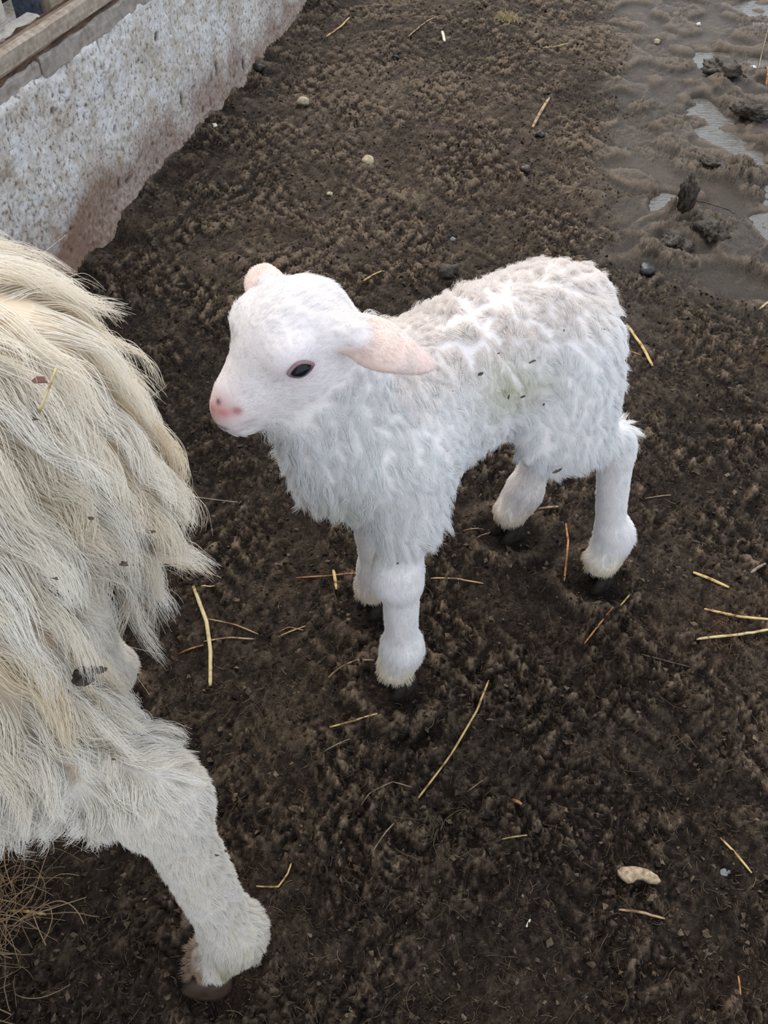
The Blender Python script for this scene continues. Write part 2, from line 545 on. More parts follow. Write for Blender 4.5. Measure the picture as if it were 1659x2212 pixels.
def mud_height(x, y):
    wx = x + .026 * pn(x * 14, y * 14, 21) + .010 * pn(x * 48, y * 48, 22) + .004 * pn(x * 130, y * 130, 25)
    wy = y + .026 * pn(x * 14, y * 14, 23) + .010 * pn(x * 48, y * 48, 24) + .004 * pn(x * 130, y * 130, 26)
    big = .016 * pn(x * 3.2, y * 3.2, 1) + .010 * pn(x * 8, y * 8, 2)
    c1 = .0065 * np.abs(pn(wx * 26, wy * 26, 5)) * 1.6
    c2 = .0058 * (pn(wx * 55, wy * 55, 7))
    c3 = .0105 * (.30 - np.abs(pn(wx * 105, wy * 105, 8)))
    c4 = .0062 * pn(wx * 215, wy * 215, 9)
    w = wetness(x, y)
    patch = sstep(.05, .30, pn(x * 9, y * 9, 13) + .12)          # clods left standing in the wet part
    rough = 1 - w * (1 - .9 * patch) * .42
    loose = .45 + .75 * sstep(-.25, .3, pn(x * 6, y * 6, 27) + .5 * pn(x * 17, y * 17, 28))     # trodden flat / kicked up
    fine = (c1 + c2 + c3 + c4) * rough * loose
    z = big * (1 - .5 * w) + fine + w * (-.010 + .012 * patch)
    z = np.maximum(z, -.008 - .003 * w)
    for cx, cy, rx, ry in POOLS:
        q = ((x - cx) / rx) ** 2 + ((y - cy) / ry) ** 2 + .9 * pn(x * 14, y * 14, 15)
        z = z - .016 * (1 - sstep(.45, 1.25, q))
    for cx, cy, r, hh in HEAPS:
        q = np.hypot(x - cx, y - cy) / r + .5 * pn(x * 22, y * 22, 16)
        z = z + (hh + 1.2 * (fine - .004)) * np.exp(-q * q * 1.6)
    d = (np.stack([x, y], -1) - WALL_A[:2]) @ WALL_N[:2]
    z = z + .022 * np.exp(-np.maximum(d, 0) / .05) * (1 + pn(x * 12, y * 12, 18))       # drift at the foot of the wall
    for hx, hy in HOOF_W:
        q = np.hypot(x - hx, y - hy)
        f = 1 - sstep(.022, .050, q)
        z = z * (1 - f) + f * (-.002 + .25 * (c3 + c4))
        z = z + .006 * np.exp(-((q - .05) / .014) ** 2)
    return z


rows = 900
ty = np.linspace(0, 1, rows)
gy = -.35 + .75 * ty + 3.5 * ty ** 2.1
uu = np.linspace(-1, 1, 840)
gu = np.sign(uu) * (np.abs(uu) + 2.2 * np.maximum(np.abs(uu) - .93, 0) / .07 * .6)
X = gu[None, :] * (.60 + .36 * np.maximum(gy, 0))[:, None] + .0 * gy[:, None]
Y = np.repeat(gy[:, None], len(gu), 1)
Z = mud_height(X, Y)
fv = np.stack([X, Y, Z], -1).reshape(-1, 3)
ii = np.arange(rows * len(gu)).reshape(rows, -1)
fq = np.stack([ii[:-1, :-1], ii[:-1, 1:], ii[1:, 1:], ii[1:, :-1]], -1).reshape(-1, 4)
W_ = wetness(X, Y)
# tone mask: patchy dryness, plus shade painted into hollows, light onto proud bits
loc = Z - (.25 * (np.roll(Z, 5, 0) + np.roll(Z, -5, 0) + np.roll(Z, 5, 1) + np.roll(Z, -5, 1)))
dry_lit = np.clip(.15 + loc * 70 + .20 * pn(X * 2.3, Y * 2.3, 31) + .14 * pn(X * 14, Y * 14, 32) + .20 * sstep(.8, 1.9, Y), 0, 1)  # last term paints the brighter far daylight into the mud colour
redm = np.clip(sstep(.15, .5, pn(X * 5, Y * 5, 33)) * .6 + .5 * np.exp(-np.abs((np.stack([X, Y], -1) - WALL_A[:2]) @ WALL_N[:2]) / .06), 0, 1)
cols = np.stack([dry_lit, W_ * .50, redm * .40], -1).reshape(-1, 3)
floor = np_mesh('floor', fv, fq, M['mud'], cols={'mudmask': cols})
tag(floor, 'dark brown trodden mud floor of the pen', kind='structure')

pud = []
pf = []
gx_ = np.linspace(.45, 1.75, 40); gy_ = np.linspace(1.35, 3.6, 60)
for j, y_ in enumerate(gy_):
    for i, x_ in enumerate(gx_): pud.append((x_, y_, -.0165))
for j in range(len(gy_) - 1):
    for i in range(len(gx_) - 1):
        a_ = j * len(gx_) + i
        pf.append((a_, a_ + 1, a_ + 1 + len(gx_), a_ + len(gx_)))
puddle = np_mesh('puddle', np.array(pud), np.array(pf), M['water'])
tag(puddle, 'shallow rippled puddles of muddy water shining at the upper right', 'puddle', kind='stuff')

# crumbs of dried mud, too many to count
ico_v = []
ph_ = (1 + 5 ** .5) / 2
for a_, b_ in ((-1, ph_), (1, ph_), (-1, -ph_), (1, -ph_)):
    ico_v += [(a_, b_, 0), (0, a_, b_), (b_, 0, a_)]
import bmesh
bm = bmesh.new(); bmesh.ops.create_icosphere(bm, subdivisions=1, radius=1)
bmesh.ops.delete(bm, geom=[v for v in bm.verts if v.co.z < -.6], context='VERTS')
bm.verts.index_update()
ICO_V = np.array([v.co[:] for v in bm.verts]); ICO_F = np.array([[v.index for v in f.verts] for f in bm.faces]); bm.free()
nC = 46000
cy_ = .02 + 3.1 * rng.random(nC) ** 1.7
cx_ = rng.uniform(-1, 1, nC) * (.36 + .36 * cy_)
keep = ((np.stack([cx_, cy_], -1) - WALL_A[:2]) @ WALL_N[:2] > .01) & (wetness(cx_, cy_) < .6)
cx_, cy_ = cx_[keep], cy_[keep]; nC = len(cx_)
OCT_V = np.array([[1, 0, 0], [0, 1, 0], [-1, 0, 0], [0, -1, 0], [0, 0, 1], [0, 0, -1]], float)
OCT_F = np.array([[0, 1, 4], [1, 2, 4], [2, 3, 4], [3, 0, 4], [1, 0, 5], [2, 1, 5], [3, 2, 5], [0, 3, 5]])
ICO_V, ICO_F = OCT_V, OCT_F
sz = (.0008 + .0027 * rng.random(nC) ** 2.4) * (1 + .2 * cy_)
cv = ICO_V[None] * sz[:, None, None] * np.stack([rng.uniform(.6, 1.8, nC), rng.uniform(.5, 1.2, nC), rng.uniform(.25, .8, nC)], 1)[:, None]
cv = cv + rng.normal(0, .25, cv.shape) * sz[:, None, None]
az = rng.uniform(0, 6.28, nC); tl = rng.normal(0, .5, nC)
ca, sa, ct, st_ = np.cos(az), np.sin(az), np.cos(tl), np.sin(tl)
x1, z1 = cv[..., 0] * ct[:, None] - cv[..., 2] * st_[:, None], cv[..., 0] * st_[:, None] + cv[..., 2] * ct[:, None]
cv = np.stack([x1 * ca[:, None] - cv[..., 1] * sa[:, None], x1 * sa[:, None] + cv[..., 1] * ca[:, None], z1], -1)
cv = cv + np.stack([cx_, cy_, mud_height(cx_, cy_) + sz * .15], -1)[:, None]
cf = (ICO_F[None] + np.arange(nC)[:, None, None] * len(ICO_V)).reshape(-1, 3)
tone = np.clip(rng.normal(.24, .22, nC) + .10 * sstep(.9, 2.0, cy_), 0, 1)  # random tone; far crumbs lightened to paint in the daylight there
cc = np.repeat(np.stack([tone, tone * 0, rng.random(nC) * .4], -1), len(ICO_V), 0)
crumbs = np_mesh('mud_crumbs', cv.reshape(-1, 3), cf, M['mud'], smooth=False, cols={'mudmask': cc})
tag(crumbs, 'loose crumbs of dried mud strewn over the floor', 'mud crumbs', kind='stuff')

# fine chaff trodden into the mud
nF = 34000
fy = .0 + 3.1 * rng.random(nF) ** 1.7
fx = rng.uniform(-1, 1, nF) * (.36 + .37 * fy)
keep = ((np.stack([fx, fy], -1) - WALL_A[:2]) @ WALL_N[:2] > .01) & (wetness(fx, fy) < .55)
fx, fy = fx[keep], fy[keep]; nF = len(fx)
an = rng.uniform(0, 6.28, nF); fl_ = rng.uniform(.003, .011, nF) * (1 + 1.5 * (rng.random(nF) < .08)); bend = rng.normal(0, .45, nF)
tk = np.linspace(-.5, .5, 5)
px_ = fx[:, None] + fl_[:, None] * (np.cos(an)[:, None] * tk + np.sin(an)[:, None] * bend[:, None] * (tk ** 2 - .08))
py_ = fy[:, None] + fl_[:, None] * (np.sin(an)[:, None] * tk - np.cos(an)[:, None] * bend[:, None] * (tk ** 2 - .08))
zc = mud_height(px_, py_)
zc = np.maximum(zc, zc.mean(1, keepdims=True)) + .0006
fp = np.stack([px_, py_, zc], -1)
fr = np.repeat(rng.uniform(.00007, .00024, nF)[:, None], 5, 1) * (1 + .15 * fy[:, None])
base = np.array([[.10, .07, .045], [.16, .115, .072], [.05, .035, .024], [.25, .18, .10]])[rng.choice(4, nF, p=[.42, .22, .32, .04])]
chaff = hair_object('chaff', fp, fr, base * rng.uniform(.7, 1.2, (nF, 1)), M['fibre'])
tag(chaff, 'fine brown chaff trodden into the mud', 'chaff', kind='stuff')


# ------------------------------------------------------------------ lime-washed wall with timber on top
def wall_pt(s, t, z):
    return WALL_A + WALL_D * np.asarray(s)[..., None] + WALL_N * np.asarray(t)[..., None] + np.array([0, 0, 1.0]) * np.asarray(z)[..., None]


ws = np.concatenate([np.linspace(-2.2, -.62, 80)[:-1], np.linspace(-.62, 1.75, 600), np.linspace(1.75, 4.0, 60)[1:]])
wz = np.linspace(-.05, .343, 112)
S_, Z_ = np.meshgrid(ws, wz)
pits = np.clip(np.maximum(sstep(.36, .55, pn(S_ * 55, Z_ * 48, 41)), sstep(.36, .5, pn(S_ * 105, Z_ * 95, 42)) * .7), 0, 1)
low = np.clip(1 - Z_ / .10, 0, 1)
pits = pits * (.25 + .75 * sstep(.0, .5, low + pn(S_ * 6, Z_ * 6, 43) + .1))
for hx_, hy_, hw_, hh_ in ((394, 218, .007, .017), (470, 150, .009, .016), (522, 140, .008, .015), (258, 398, .006, .009), (457, 168, .005, .009), (340, 80, .010, .008)):
    dr = CF + np.array([1, 0, 0]) * (hx_ - IW / 2) / FPX - CU * (hy_ - IH / 2) / FPX
    hp = CO + dr * (((WALL_A - CO) @ WALL_N) / (dr @ WALL_N))
    pits = np.maximum(pits, 1.3 * np.exp(-(((S_ - (hp - WALL_A) @ WALL_D) / hw_) ** 2 + ((Z_ - hp[2]) / hh_) ** 2) ** 1.5))
pits = np.clip(pits, 0, 1)
rel = .007 * pn(S_ * 6, Z_ * 6, 44) + .0030 * pn(S_ * 22, Z_ * 22, 45) + .0024 * pn(S_ * 62, Z_ * 62, 46) + .0016 * pn(S_ * 130, Z_ * 130, 47)
T_ = rel - .007 * pits + .012 * low ** 2 * (1 + pn(S_ * 14, Z_ * 14, 48))
Zt = Z_ + (.012 * pn(S_ * 9, S_ * 0, 49) + .006 * pn(S_ * 40, S_ * 0, 50)) * sstep(.30, .343, Z_)
T_ = T_ - .012 * sstep(.325, .343, Z_)
wv_ = wall_pt(S_, T_, Zt).reshape(-1, 3)
ii = np.arange(len(wz) * len(ws)).reshape(len(wz), -1)
wq = np.stack([ii[:-1, :-1], ii[:-1, 1:], ii[1:, 1:], ii[1:, :-1]], -1).reshape(-1, 4)
dirtm = np.clip(.75 * np.exp(-np.maximum(Z_ + .05 * pn(S_ * 7, Z_ * 7, 51) * 2 - .06, 0) / .05) + .5 * sstep(.12, .45, pn(S_ * 5, Z_ * 5, 52)) * sstep(.02, .3, .34 - Z_) * .55
                + .45 * np.clip(1 - (S_ + .35) / .55, 0, 1) * sstep(.24, .08, Z_), 0, 1)
wcol = np.stack([dirtm, pits, pits * 0], -1).reshape(-1, 3)
# the body of the wall behind the rendered face
bs = np.array([[-2.2, -.26, -.05], [4.0, -.26, -.05], [4.0, -.26, .335], [-2.2, -.26, .335], [-2.2, -.012, .335], [4.0, -.012, .335], [-2.2, -.012, -.05], [4.0, -.012, -.05]])
bv = wall_pt(bs[:, 0], bs[:, 1], bs[:, 2]); o_ = len(wv_)
bq = np.array([[1, 0, 3, 2], [3, 4, 5, 2], [0, 6, 4, 3], [7, 1, 2, 5], [6, 7, 5, 4]]) + o_
wall = np_mesh('wall_left', np.concatenate([wv_, bv]), np.concatenate([wq, bq]), M['lime'],
               cols={'wallmask': np.concatenate([wcol, np.zeros((8, 3))])})
tag(wall, 'low white lime-washed wall stained brown along its foot', kind='structure')

WALL_YAW = math.atan2(WALL_D[1], WALL_D[0])


def wbox(name, s0, s1, t0, t1, z0, z1, mat, parent=None, seg=1, jit=0.0, bev=.003, lean=0.0, slant=0.0):
    """a weathered timber: box in wall coordinates, wavering along its length"""
    L = s1 - s0
    n = max(2, int(seg) + 1)
    prof = [(t0 + bev, z0), (t1 - bev, z0), (t1, z0 + bev), (t1, z1 - bev), (t1 - bev, z1), (t0 + bev, z1), (t0, z1 - bev), (t0, z0 + bev)]
    V, F_ = [], []
    k = len(prof)
    tc_, zc_ = (t0 + t1) / 2, (z0 + z1) / 2
    for i in range(n):
        s = L * (i / (n - 1) - .5)
        for j, (t, z) in enumerate(prof):
            V.append((s + random.uniform(-1, 1) * jit * (0 if 0 < i < n - 1 else 1),
                      -(t - tc_) + random.uniform(-1, 1) * jit + lean * (z - z0), z - zc_ + random.uniform(-1, 1) * jit + slant * (i / (n - 1))))
    for i in range(n - 1):
        for j in range(k):
            F_.append((i * k + j, i * k + (j + 1) % k, (i + 1) * k + (j + 1) % k, (i + 1) * k + j))
    F_.append(tuple(range(k))[::-1]); F_.append(tuple((n - 1) * k + j for j in range(k)))
    V = [(a, b_, c) for a, b_, c in V]
    o = py_mesh(name, V, F_, mat, None)
    o.location = Vector(wall_pt((s0 + s1) / 2, tc_, zc_))
    o.rotation_euler = (0, 0, WALL_YAW)
    if parent is not None:
        o.parent = parent
        o.matrix_parent_inverse = Matrix.Identity(4)
        o.location = o.location - parent.location
    return o


# t grows towards the pen; local +y of the timbers points away from it
ledge = empty('trim_1')
ledge['kind'] = 'structure'
ledge['label'] = 'bare grey mortar strip capping the white wall'
wbox('mortar_block', -2.2, -.025, -.10, -.004, .322, .354, M['mortar'], ledge, 90, .0016, .004)
wbox('mortar_block', -.020, 3.9, -.10, .000, .322, .356, M['mortar'], ledge, 140, .0022, .004)
wbox('rotten_edge', -2.2, 3.9, -.09, -.006, .352, .366, M['rust'], ledge, 260, .0032, .003)
o = wbox('timber_beam', -2.2, 3.9, -.018, .000, .364, .394, M['beam'], None, 160, .0011, .004)
tag(o, 'long grey weathered timber beam lying along the top of the white wall', 'beam')
o = wbox('inner_board', -2.2, 3.9, -.042, -.021, .350, .386, M['brown_board'], None, 60, .001, .003)
tag(o, 'brown board running behind the grey timber beam on the wall', 'board')
o = wbox('rail', -.6, .158, -.118, -.090, .338, .368, M['pale_board'], None, 20, .002, .004)
tag(o, 'pale wooden rail behind the wall between the two slats and the dark post', 'rail')
o = wbox('tan_panel', .222, .9, -.150, -.100, .30, .80, M['tan_board'], None, 8, .001, .004)
tag(o, 'tan wooden panel standing behind the beam, right of the dark post', 'panel')
o = wbox('feeder_post', .172, .204, -.145, -.108, .30, .95, M['blue_post'], None, 4, .0015, .008)
tag(o, 'dark blue-grey post standing behind the wall beside the tan panel', 'post')
o = wbox('slat', .052, .072, -.112, -.100, .380, .95, M['pale_board'], None, 4, .0005, .002)
tag(o, 'thin pale vertical slat hanging in the top left corner', 'slat')
o = wbox('slat', -.015, .022, -.100, -.082, .30, .375, M['pale_board'], None, 4, .002, .005)
tag(o, 'short broad pale stump behind the beam at the left edge', 'slat')
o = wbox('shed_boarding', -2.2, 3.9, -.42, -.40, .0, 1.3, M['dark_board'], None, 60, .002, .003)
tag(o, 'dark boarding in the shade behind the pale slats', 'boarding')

# ------------------------------------------------------------------ hooves
def hoof(name, parent, x, y, yaw, size, mat, height=1.0):
    """cloven hoof: two claws, toe towards local +x"""
    V, F_ = [], []
    for sgn in (-1, 1):
        o_ = len(V)
        rings = [(0.0, 1.0, 0.0), (.35, .96, -.06), (.7, .86, -.14), (1.0, .72, -.22)]
        nseg = 14
        for (hz, sc, sh) in rings:
            for i in range(nseg):
                a = 2 * math.pi * i / nseg
                ca, sa = math.cos(a), math.sin(a)
                lx = ca * (1.05 if ca > 0 else .75) * sc
                ly = sa * .44 * sc * (1 - .28 * max(ca, 0))
                V.append(((lx + sh) * size, (sgn * (.50 + .06 * max(lx, 0)) + ly) * size, hz * size * 1.25 * height))
        for r_ in range(len(rings) - 1):
            for i in range(nseg):
                F_.append((o_ + r_ * nseg + i, o_ + r_ * nseg + (i + 1) % nseg, o_ + (r_ + 1) * nseg + (i + 1) % nseg, o_ + (r_ + 1) * nseg + i))
        F_.append(tuple(o_ + i for i in range(nseg))[::-1])
        F_.append(tuple(o_ + (len(rings) - 1) * nseg + i for i in range(nseg)))
    o = py_mesh(name, V, F_, mat, parent, True)
    o.location = (x, y, -.006)
    o.rotation_euler = (0, 0, yaw)
    return o


# ------------------------------------------------------------------ the ewe
SHEEP = [
 ('e', (-.298, .36, .503), (.133, .115, .126), (0, 0, 0), .05),
 ('e', (-.46, .325, .468), (.21, .130, .15), (0, 0, 24), .06),
 ('e', (-.60, .19, .458), (.13, .115, .15), (0, 0, 50), .06),
 ('c', (-.63, .13, .52), (-.66, .0, .62), .09, .065, .05),
 ('e', (-.665, -.02, .655), (.055, .06, .055), (0, 0, 0), .03),
 ('c', (-.67, -.03, .645), (-.70, -.145, .58), .048, .030, .03),
 ('e', (-.590, -.012, .665), (.05, .022, .010), (25, 0, -12), .012),
 ('e', (-.742, .018, .665), (.05, .022, .010), (25, 0, -12), .012),
 ('e', (-.265, .275, .425), (.080, .058, .125), (0, 12, 0), .04),
 ('c', (-.240, .262, .370), (-.156, .242, .316), .048, .028, .03),
 ('e', (-.140, .238, .312), (.026, .022, .036), (0, -15, 0), .02),
 ('c', (-.142, .238, .295), (-.126, .226, .12), .0215, .0185, .02),
 ('e', (-.120, .224, .098), (.024, .022, .026), (0, 0, 0), .02),
 ('c', (-.122, .224, .09), (-.144, .222, .048), .020, .021, .015),
 ('e', (-.31, .445, .425), (.085, .058, .125), (0, 12, 0), .04),
 ('c', (-.33, .458, .38), (-.285, .470, .325), .050, .030, .03),
 ('e', (-.275, .472, .315), (.026, .022, .036), (0, -15, 0), .02),
 ('c', (-.277, .472, .295), (-.282, .476, .12), .0215, .0185, .02),
 ('e', (-.278, .476, .098), (.024, .022, .026), (0, 0, 0), .02),
 ('c', (-.28, .476, .09), (-.30, .476, .048), .020, .021, .015),
 ('c', (-.545, .14, .40), (-.538, .13, .25), .05, .032, .03),
 ('c', (-.538, .13, .25), (-.536, .127, .08), .026, .021, .02),
 ('c', (-.536, .127, .09), (-.545, .116, .048), .022, .023, .02),
 ('c', (-.655, .225, .40), (-.662, .233, .25), .05, .032, .03),
 ('c', (-.662, .233, .25), (-.664, .235, .08), .026, .021, .02),
 ('c', (-.664, .235, .09), (-.673, .224, .048), .022, .023, .02),
 ('c', (-.190, .36, .56), (-.170, .36, .47), .030, .026, .03),
 ('c', (-.172, .36, .47), (-.176, .36, .43), .026, .018, .03),
]
SO = np.array([-.40, .30, 0.0])
sb = Body(SHEEP, (-.85, -.23, .0), (-.05, .60, .76), .006)
sv, sq = sb.mesh()
ewe = empty('sheep', SO)
tag(ewe, 'long-woolled cream adult sheep at the left edge, seen from its hindquarters', 'sheep')
scol = np.tile(np.array([.62, .50, .36]), (len(sv), 1))
scol[sv[:, 2] < .36] = (.62, .56, .50)
np_mesh('body', sv - SO, sq, M['skin'], ewe, cols={'tint': scol})
for (hx, hy) in SHEEP_HOOVES:
    hoof('hoof', ewe, hx - SO[0] - .006, hy - SO[1], math.pi + (.05 if hx > -.4 else .85), .026, M['pale_hoof'] if hx > -.2 else M['hoof'])


def shank(p):            # 1 on the short-haired lower leg
    s_ = np.minimum(d_cone(p, (-.142, .238, .318), (-.120, .224, .05), .03, .03), d_cone(p, (-.275, .472, .318), (-.28, .476, .05), .03, .03))
    return sstep(.026, .004, s_) * sstep(.375, .335, p[:, 2])


def s_len(p):
    L_ = .082 + .03 * pn(p[:, 0] * 9, p[:, 2] * 9, 61)
    L_ = L_ * (1 - .25 * sstep(.36, .26, p[:, 2]))
    L_ = np.where(p[:, 1] < .05, .02, L_)
    k_ = shank(p)
    low_ = sstep(.46, .36, p[:, 2]) * sstep(-.25, -.20, p[:, 0]) * .70 * (1 - k_) * (p[:, 1] < .31)
    return (L_ * (1 - low_)) * (1 - k_) + .0075 * k_


def s_dir(p, n):
    rear = np.tile(np.array([1.0, 0, 0]), (len(p), 1))
    side = np.zeros_like(p); side[:, 1] = np.sign(p[:, 1] - .36)
    top = sstep(.45, .62, p[:, 2])[:, None]
    flow = np.array([0, 0, -1.0]) * (1 - .5 * top) + rear * ((.10 + .30 * sstep(.36, .48, p[:, 2]))[:, None] + .4 * top) + side * .5 * top
    sw = np.stack([pn(p[:, 0] * 12, p[:, 2] * 12, 62), p[:, 0] * 0, .2 * pn(p[:, 1] * 12, p[:, 2] * 12, 63)], 1)
    flow = flow + sw * .9
    flow = flow - n * (flow * n).sum(1, keepdims=True)
    k_ = shank(p)[:, None]
    return unit(unit(flow) * (.95 - .05 * k_) + n * (.14 + .08 * k_))


def s_weight(p):
    w = np.where(p[:, 0] > -.40, 1.0, np.where(p[:, 0] > -.60, .35, .10))
    return w * np.where((p[:, 2] < .030), 0, 1) * (1 + 2.2 * shank(p)) * (1 + 1.0 * (p[:, 2] < .42) * (p[:, 0] > -.25))


P_, R_, r_, gi_ = grow_wool(sb, sv, sq, 1700, 135000, 9, s_weight, s_len, s_dir,
                            lambda p: .85 * (1 - shank(p)) + .3, lambda p: (.008 + .006 * sstep(.3, .5, p[:, 2])) * (1 - shank(p)) + .003,
                            lambda p: .90 * (1 - .6 * shank(p)), lambda p: (.0045 * (1 - shank(p)), np.full(len(p), 1.3)),
                            lambda p: .0016 * (1 - shank(p)) + .0006, lambda p: .00018 - .00006 * shank(p))
gt = rng.random(4000)[gi_ % 4000][:, None]
tint = np.array([.87, .77, .61]) * (1 - gt) + np.array([.90, .86, .79]) * gt
tint = np.where((gt > .9) & (r_[:, 2:3] > .40), np.array([.85, .73, .55]), tint)
lowk = sstep(.48, .34, r_[:, 2])[:, None]
tint = tint * (1 - lowk * .6) + np.array([.84, .80, .74]) * lowk * .6
ftk = (sstep(.13, .06, r_[:, 2]) * (r_[:, 0] > -.135))[:, None]
tint = tint * (1 - ftk * .6) + np.array([.40, .34, .18]) * ftk * .6
brk = (sstep(.10, .05, r_[:, 2]) * (r_[:, 0] < -.148) * (r_[:, 0] > -.2))[:, None]
tint = tint * (1 - brk * .8) + np.array([.36, .20, .10]) * brk * .8
wool = hair_object('wool', P_ - SO, R_, np.clip(tint, 0, .95), M['fleece'], ewe)
wool['kind'] = 'stuff'

# loose hairs standing off the fleece
fr_ = sample_surface(sv, sq, lambda p: (p[:, 0] > -.30) * (p[:, 2] > .44) * 1.0, 110)
fn_ = sb.normal(fr_)
kk = 9
ts = np.linspace(0, 1, kk)
dd = unit(fn_ * .9 + s_dir(fr_, fn_) * 1.1 + rng.normal(0, .35, fr_.shape))
Lf = rng.uniform(.015, .045, len(fr_))
crv = rng.normal(0, 1.1, fr_.shape); crv[:, 2] -= .75
FP = fr_[:, None] + dd[:, None] * (Lf[:, None] * ts)[..., None] + crv[:, None] * (Lf[:, None] * ts ** 2)[..., None] * .6
fly = hair_object('loose_hair', FP - SO, np.repeat(np.full((len(fr_), 1), .00008), kk, 1), np.tile([.75, .66, .50], (len(fr_), 1)), M['fleece'], ewe)
fly['kind'] = 'stuff'

# ------------------------------------------------------------------ the lamb
LAMB = [
 ('e', (-.055, 0, .362), (.058, .052, .064), (0, 8, 0), .03),
 ('e', (.0, 0, .380), (.085, .042, .053), (0, 0, 0), .045),
 ('e', (.065, 0, .348), (.092, .054, .075), (0, 4, 0), .05),
 ('e', (.13, 0, .328), (.060, .050, .074), (0, 0, 0), .04),
 ('e', (.176, 0, .334), (.043, .039, .062), (0, -20, 0), .04),
 ('c', (.135, 0, .365), (.183, 0, .43), .052, .040, .04),
 ('c', (.181, 0, .352), (.212, 0, .405), .040, .033, .03),
 ('e', (.207, 0, .462), (.045, .041, .040), (0, 30, 0), .02),
 ('c', (.219, 0, .455), (.257, 0, .427), .034, .0215, .02),
 ('c', (.251, .001, .43), (.2690, .001, .4170), .0200, .0158, .012),
 ('c', (.209, 0, .437), (.262, .001, .4045), .026, .0112, .012),
 ('c', (.284, .001, .4035), (.262, .0185, .4095), .0012, .0010, -.004),
 ('c', (.284, .001, .4035), (.262, -.0165, .4095), .0012, .0010, -.004),
 ('e', (.230, .030, .471), (.016, .011, .011), (0, 30, -10), .012),
 ('e', (.232, -.030, .473), (.017, .012, .012), (0, 30, 10), .012),
 ('c', (.192, .034, .479), (.184, .052, .482), .013, .011, .012),
 ('e', (.1785, .062, .4800), (.0185, .030, .0052), (-2, 42, 18), .008),
 ('e', (.1665, .086, .476), (.0085, .0200, .0042), (-10, 40, 30), .012),
 ('c', (.200, -.034, .473), (.203, -.050, .475), .013, .011, .012),
 ('e', (.205, -.061, .474), (.0160, .026, .0052), (4, 35, -4), .008),
 ('c', (.135, .034, .335), (.134, .044, .27), .043, .034, .03),
 ('c', (.136, .044, .27), (.145, .050, .215), .027, .0205, .015),
 ('e', (.149, .051, .194), (.0255, .0245, .029), (0, 0, 0), .014),
 ('c', (.144, .052, .178), (.143, .053, .085), .0185, .0160, .014),
 ('e', (.141, .054, .068), (.0190, .0195, .024), (0, 0, 0), .018),
 ('c', (.142, .054, .064), (.150, .054, .040), .0185, .020, .015),
 ('c', (.125, -.034, .335), (.118, -.044, .26), .043, .034, .03),
 ('c', (.118, -.044, .26), (.120, -.050, .21), .029, .023, .02),
 ('e', (.121, -.050, .194), (.0245, .0235, .031), (0, 0, 0), .02),
 ('c', (.116, -.051, .175), (.108, -.053, .085), .0200, .0172, .02),
 ('e', (.104, -.054, .068), (.0190, .0195, .024), (0, 0, 0), .018),
 ('c', (.105, -.054, .064), (.113, -.054, .040), .0185, .020, .015),
 ('e', (-.056, .037, .335), (.052, .038, .073), (0, -12, 0), .016),
 ('e', (-.052, .047, .292), (.050, .031, .057), (0, -28, 0), .025),
 ('c', (-.056, .049, .275), (-.123, .049, .234), .031, .019, .02),
 ('e', (-.134, .049, .230), (.0200, .0180, .027), (0, 14, 0), .014),
 ('c', (-.136, .051, .21), (-.153, .056, .095), .0185, .0160, .016),
 ('e', (-.164, .059, .076), (.0210, .0195, .026), (0, 0, 0), .018),
 ('c', (-.164, .060, .068), (-.148, .062, .040), .0195, .021, .015),
 ('e', (-.055, -.034, .335), (.052, .038, .073), (0, -12, 0), .03),
 ('e', (-.050, -.044, .292), (.050, .031, .057), (0, -28, 0), .03),
 ('c', (-.06, -.050, .265), (-.135, -.050, .21), .032, .022, .03),
 ('e', (-.142, -.05, .21), (.0205, .0180, .027), (0, 14, 0), .018),
 ('c', (-.14, -.05, .19), (-.122, -.058, .09), .0205, .0175, .018),
 ('e', (-.122, -.06, .074), (.0205, .0200, .025), (0, 0, 0), .018),
 ('c', (-.12, -.061, .068), (-.105, -.063, .042), .0195, .021, .015),
 ('c', (-.098, 0, .398), (-.116, .010, .350), .018, .015, .02),
 ('c', (-.116, .010, .350), (-.120, .014, .290), .015, .010, .02),
]
lb = Body(LAMB, (-.25, -.125, .0), (.31, .125, .54), .0021)
lv, lq = lb.mesh()
lamb = empty('lamb', LAMB_O, LAMB_YAW)
tag(lamb, 'small white woolly lamb standing in the middle of the muddy floor', 'lamb')


def head_mask(p):
    d = d_cone(p, (.207, 0, .462), (.272, 0, .412), .047, .020)
    q = np.stack([p[:, 0], np.abs(p[:, 1]), p[:, 2]], 1)
    d = np.minimum(d, d_ell(q, (.230, .030, .471), (.017, .013, .013), (0, 30, -10)))
    d = np.minimum(d, d_cone(q, (.195, .034, .476), (.192, .052, .479), .018, .017))
    return sstep(.008, .001, d)


def ear_mask(p):
    return np.maximum(sstep(.006, .001, np.minimum(d_ell(p, (.1785, .062, .4800), (.0185, .030, .0052), (-2, 42, 18)), d_ell(p, (.1665, .086, .476), (.0085, .0200, .0042), (-10, 40, 30)))),
                      sstep(.006, .001, d_ell(p, (.205, -.061, .474), (.0160, .026, .0052), (4, 35, -4))))


def blob(p, c, r):
    return np.exp(-(((p - np.array(c)) / np.array(r)) ** 2).sum(1))


def lamb_spot(px, py):
    """where the lamb's surface shows at a spot of the photograph, in lamb coordinates"""
    d = CF + np.array([1, 0, 0]) * (px - IW / 2) / FPX - CU * (py - IH / 2) / FPX
    o0, d = LAMB_R @ (CO - LAMB_O), LAMB_R @ d
    t_ = .4
    for _ in range(120):
        dd_ = lb.dist((o0 + d * t_)[None])[0]
        if dd_ < .0004: break
        t_ += dd_ * .7
    return o0 + d * t_


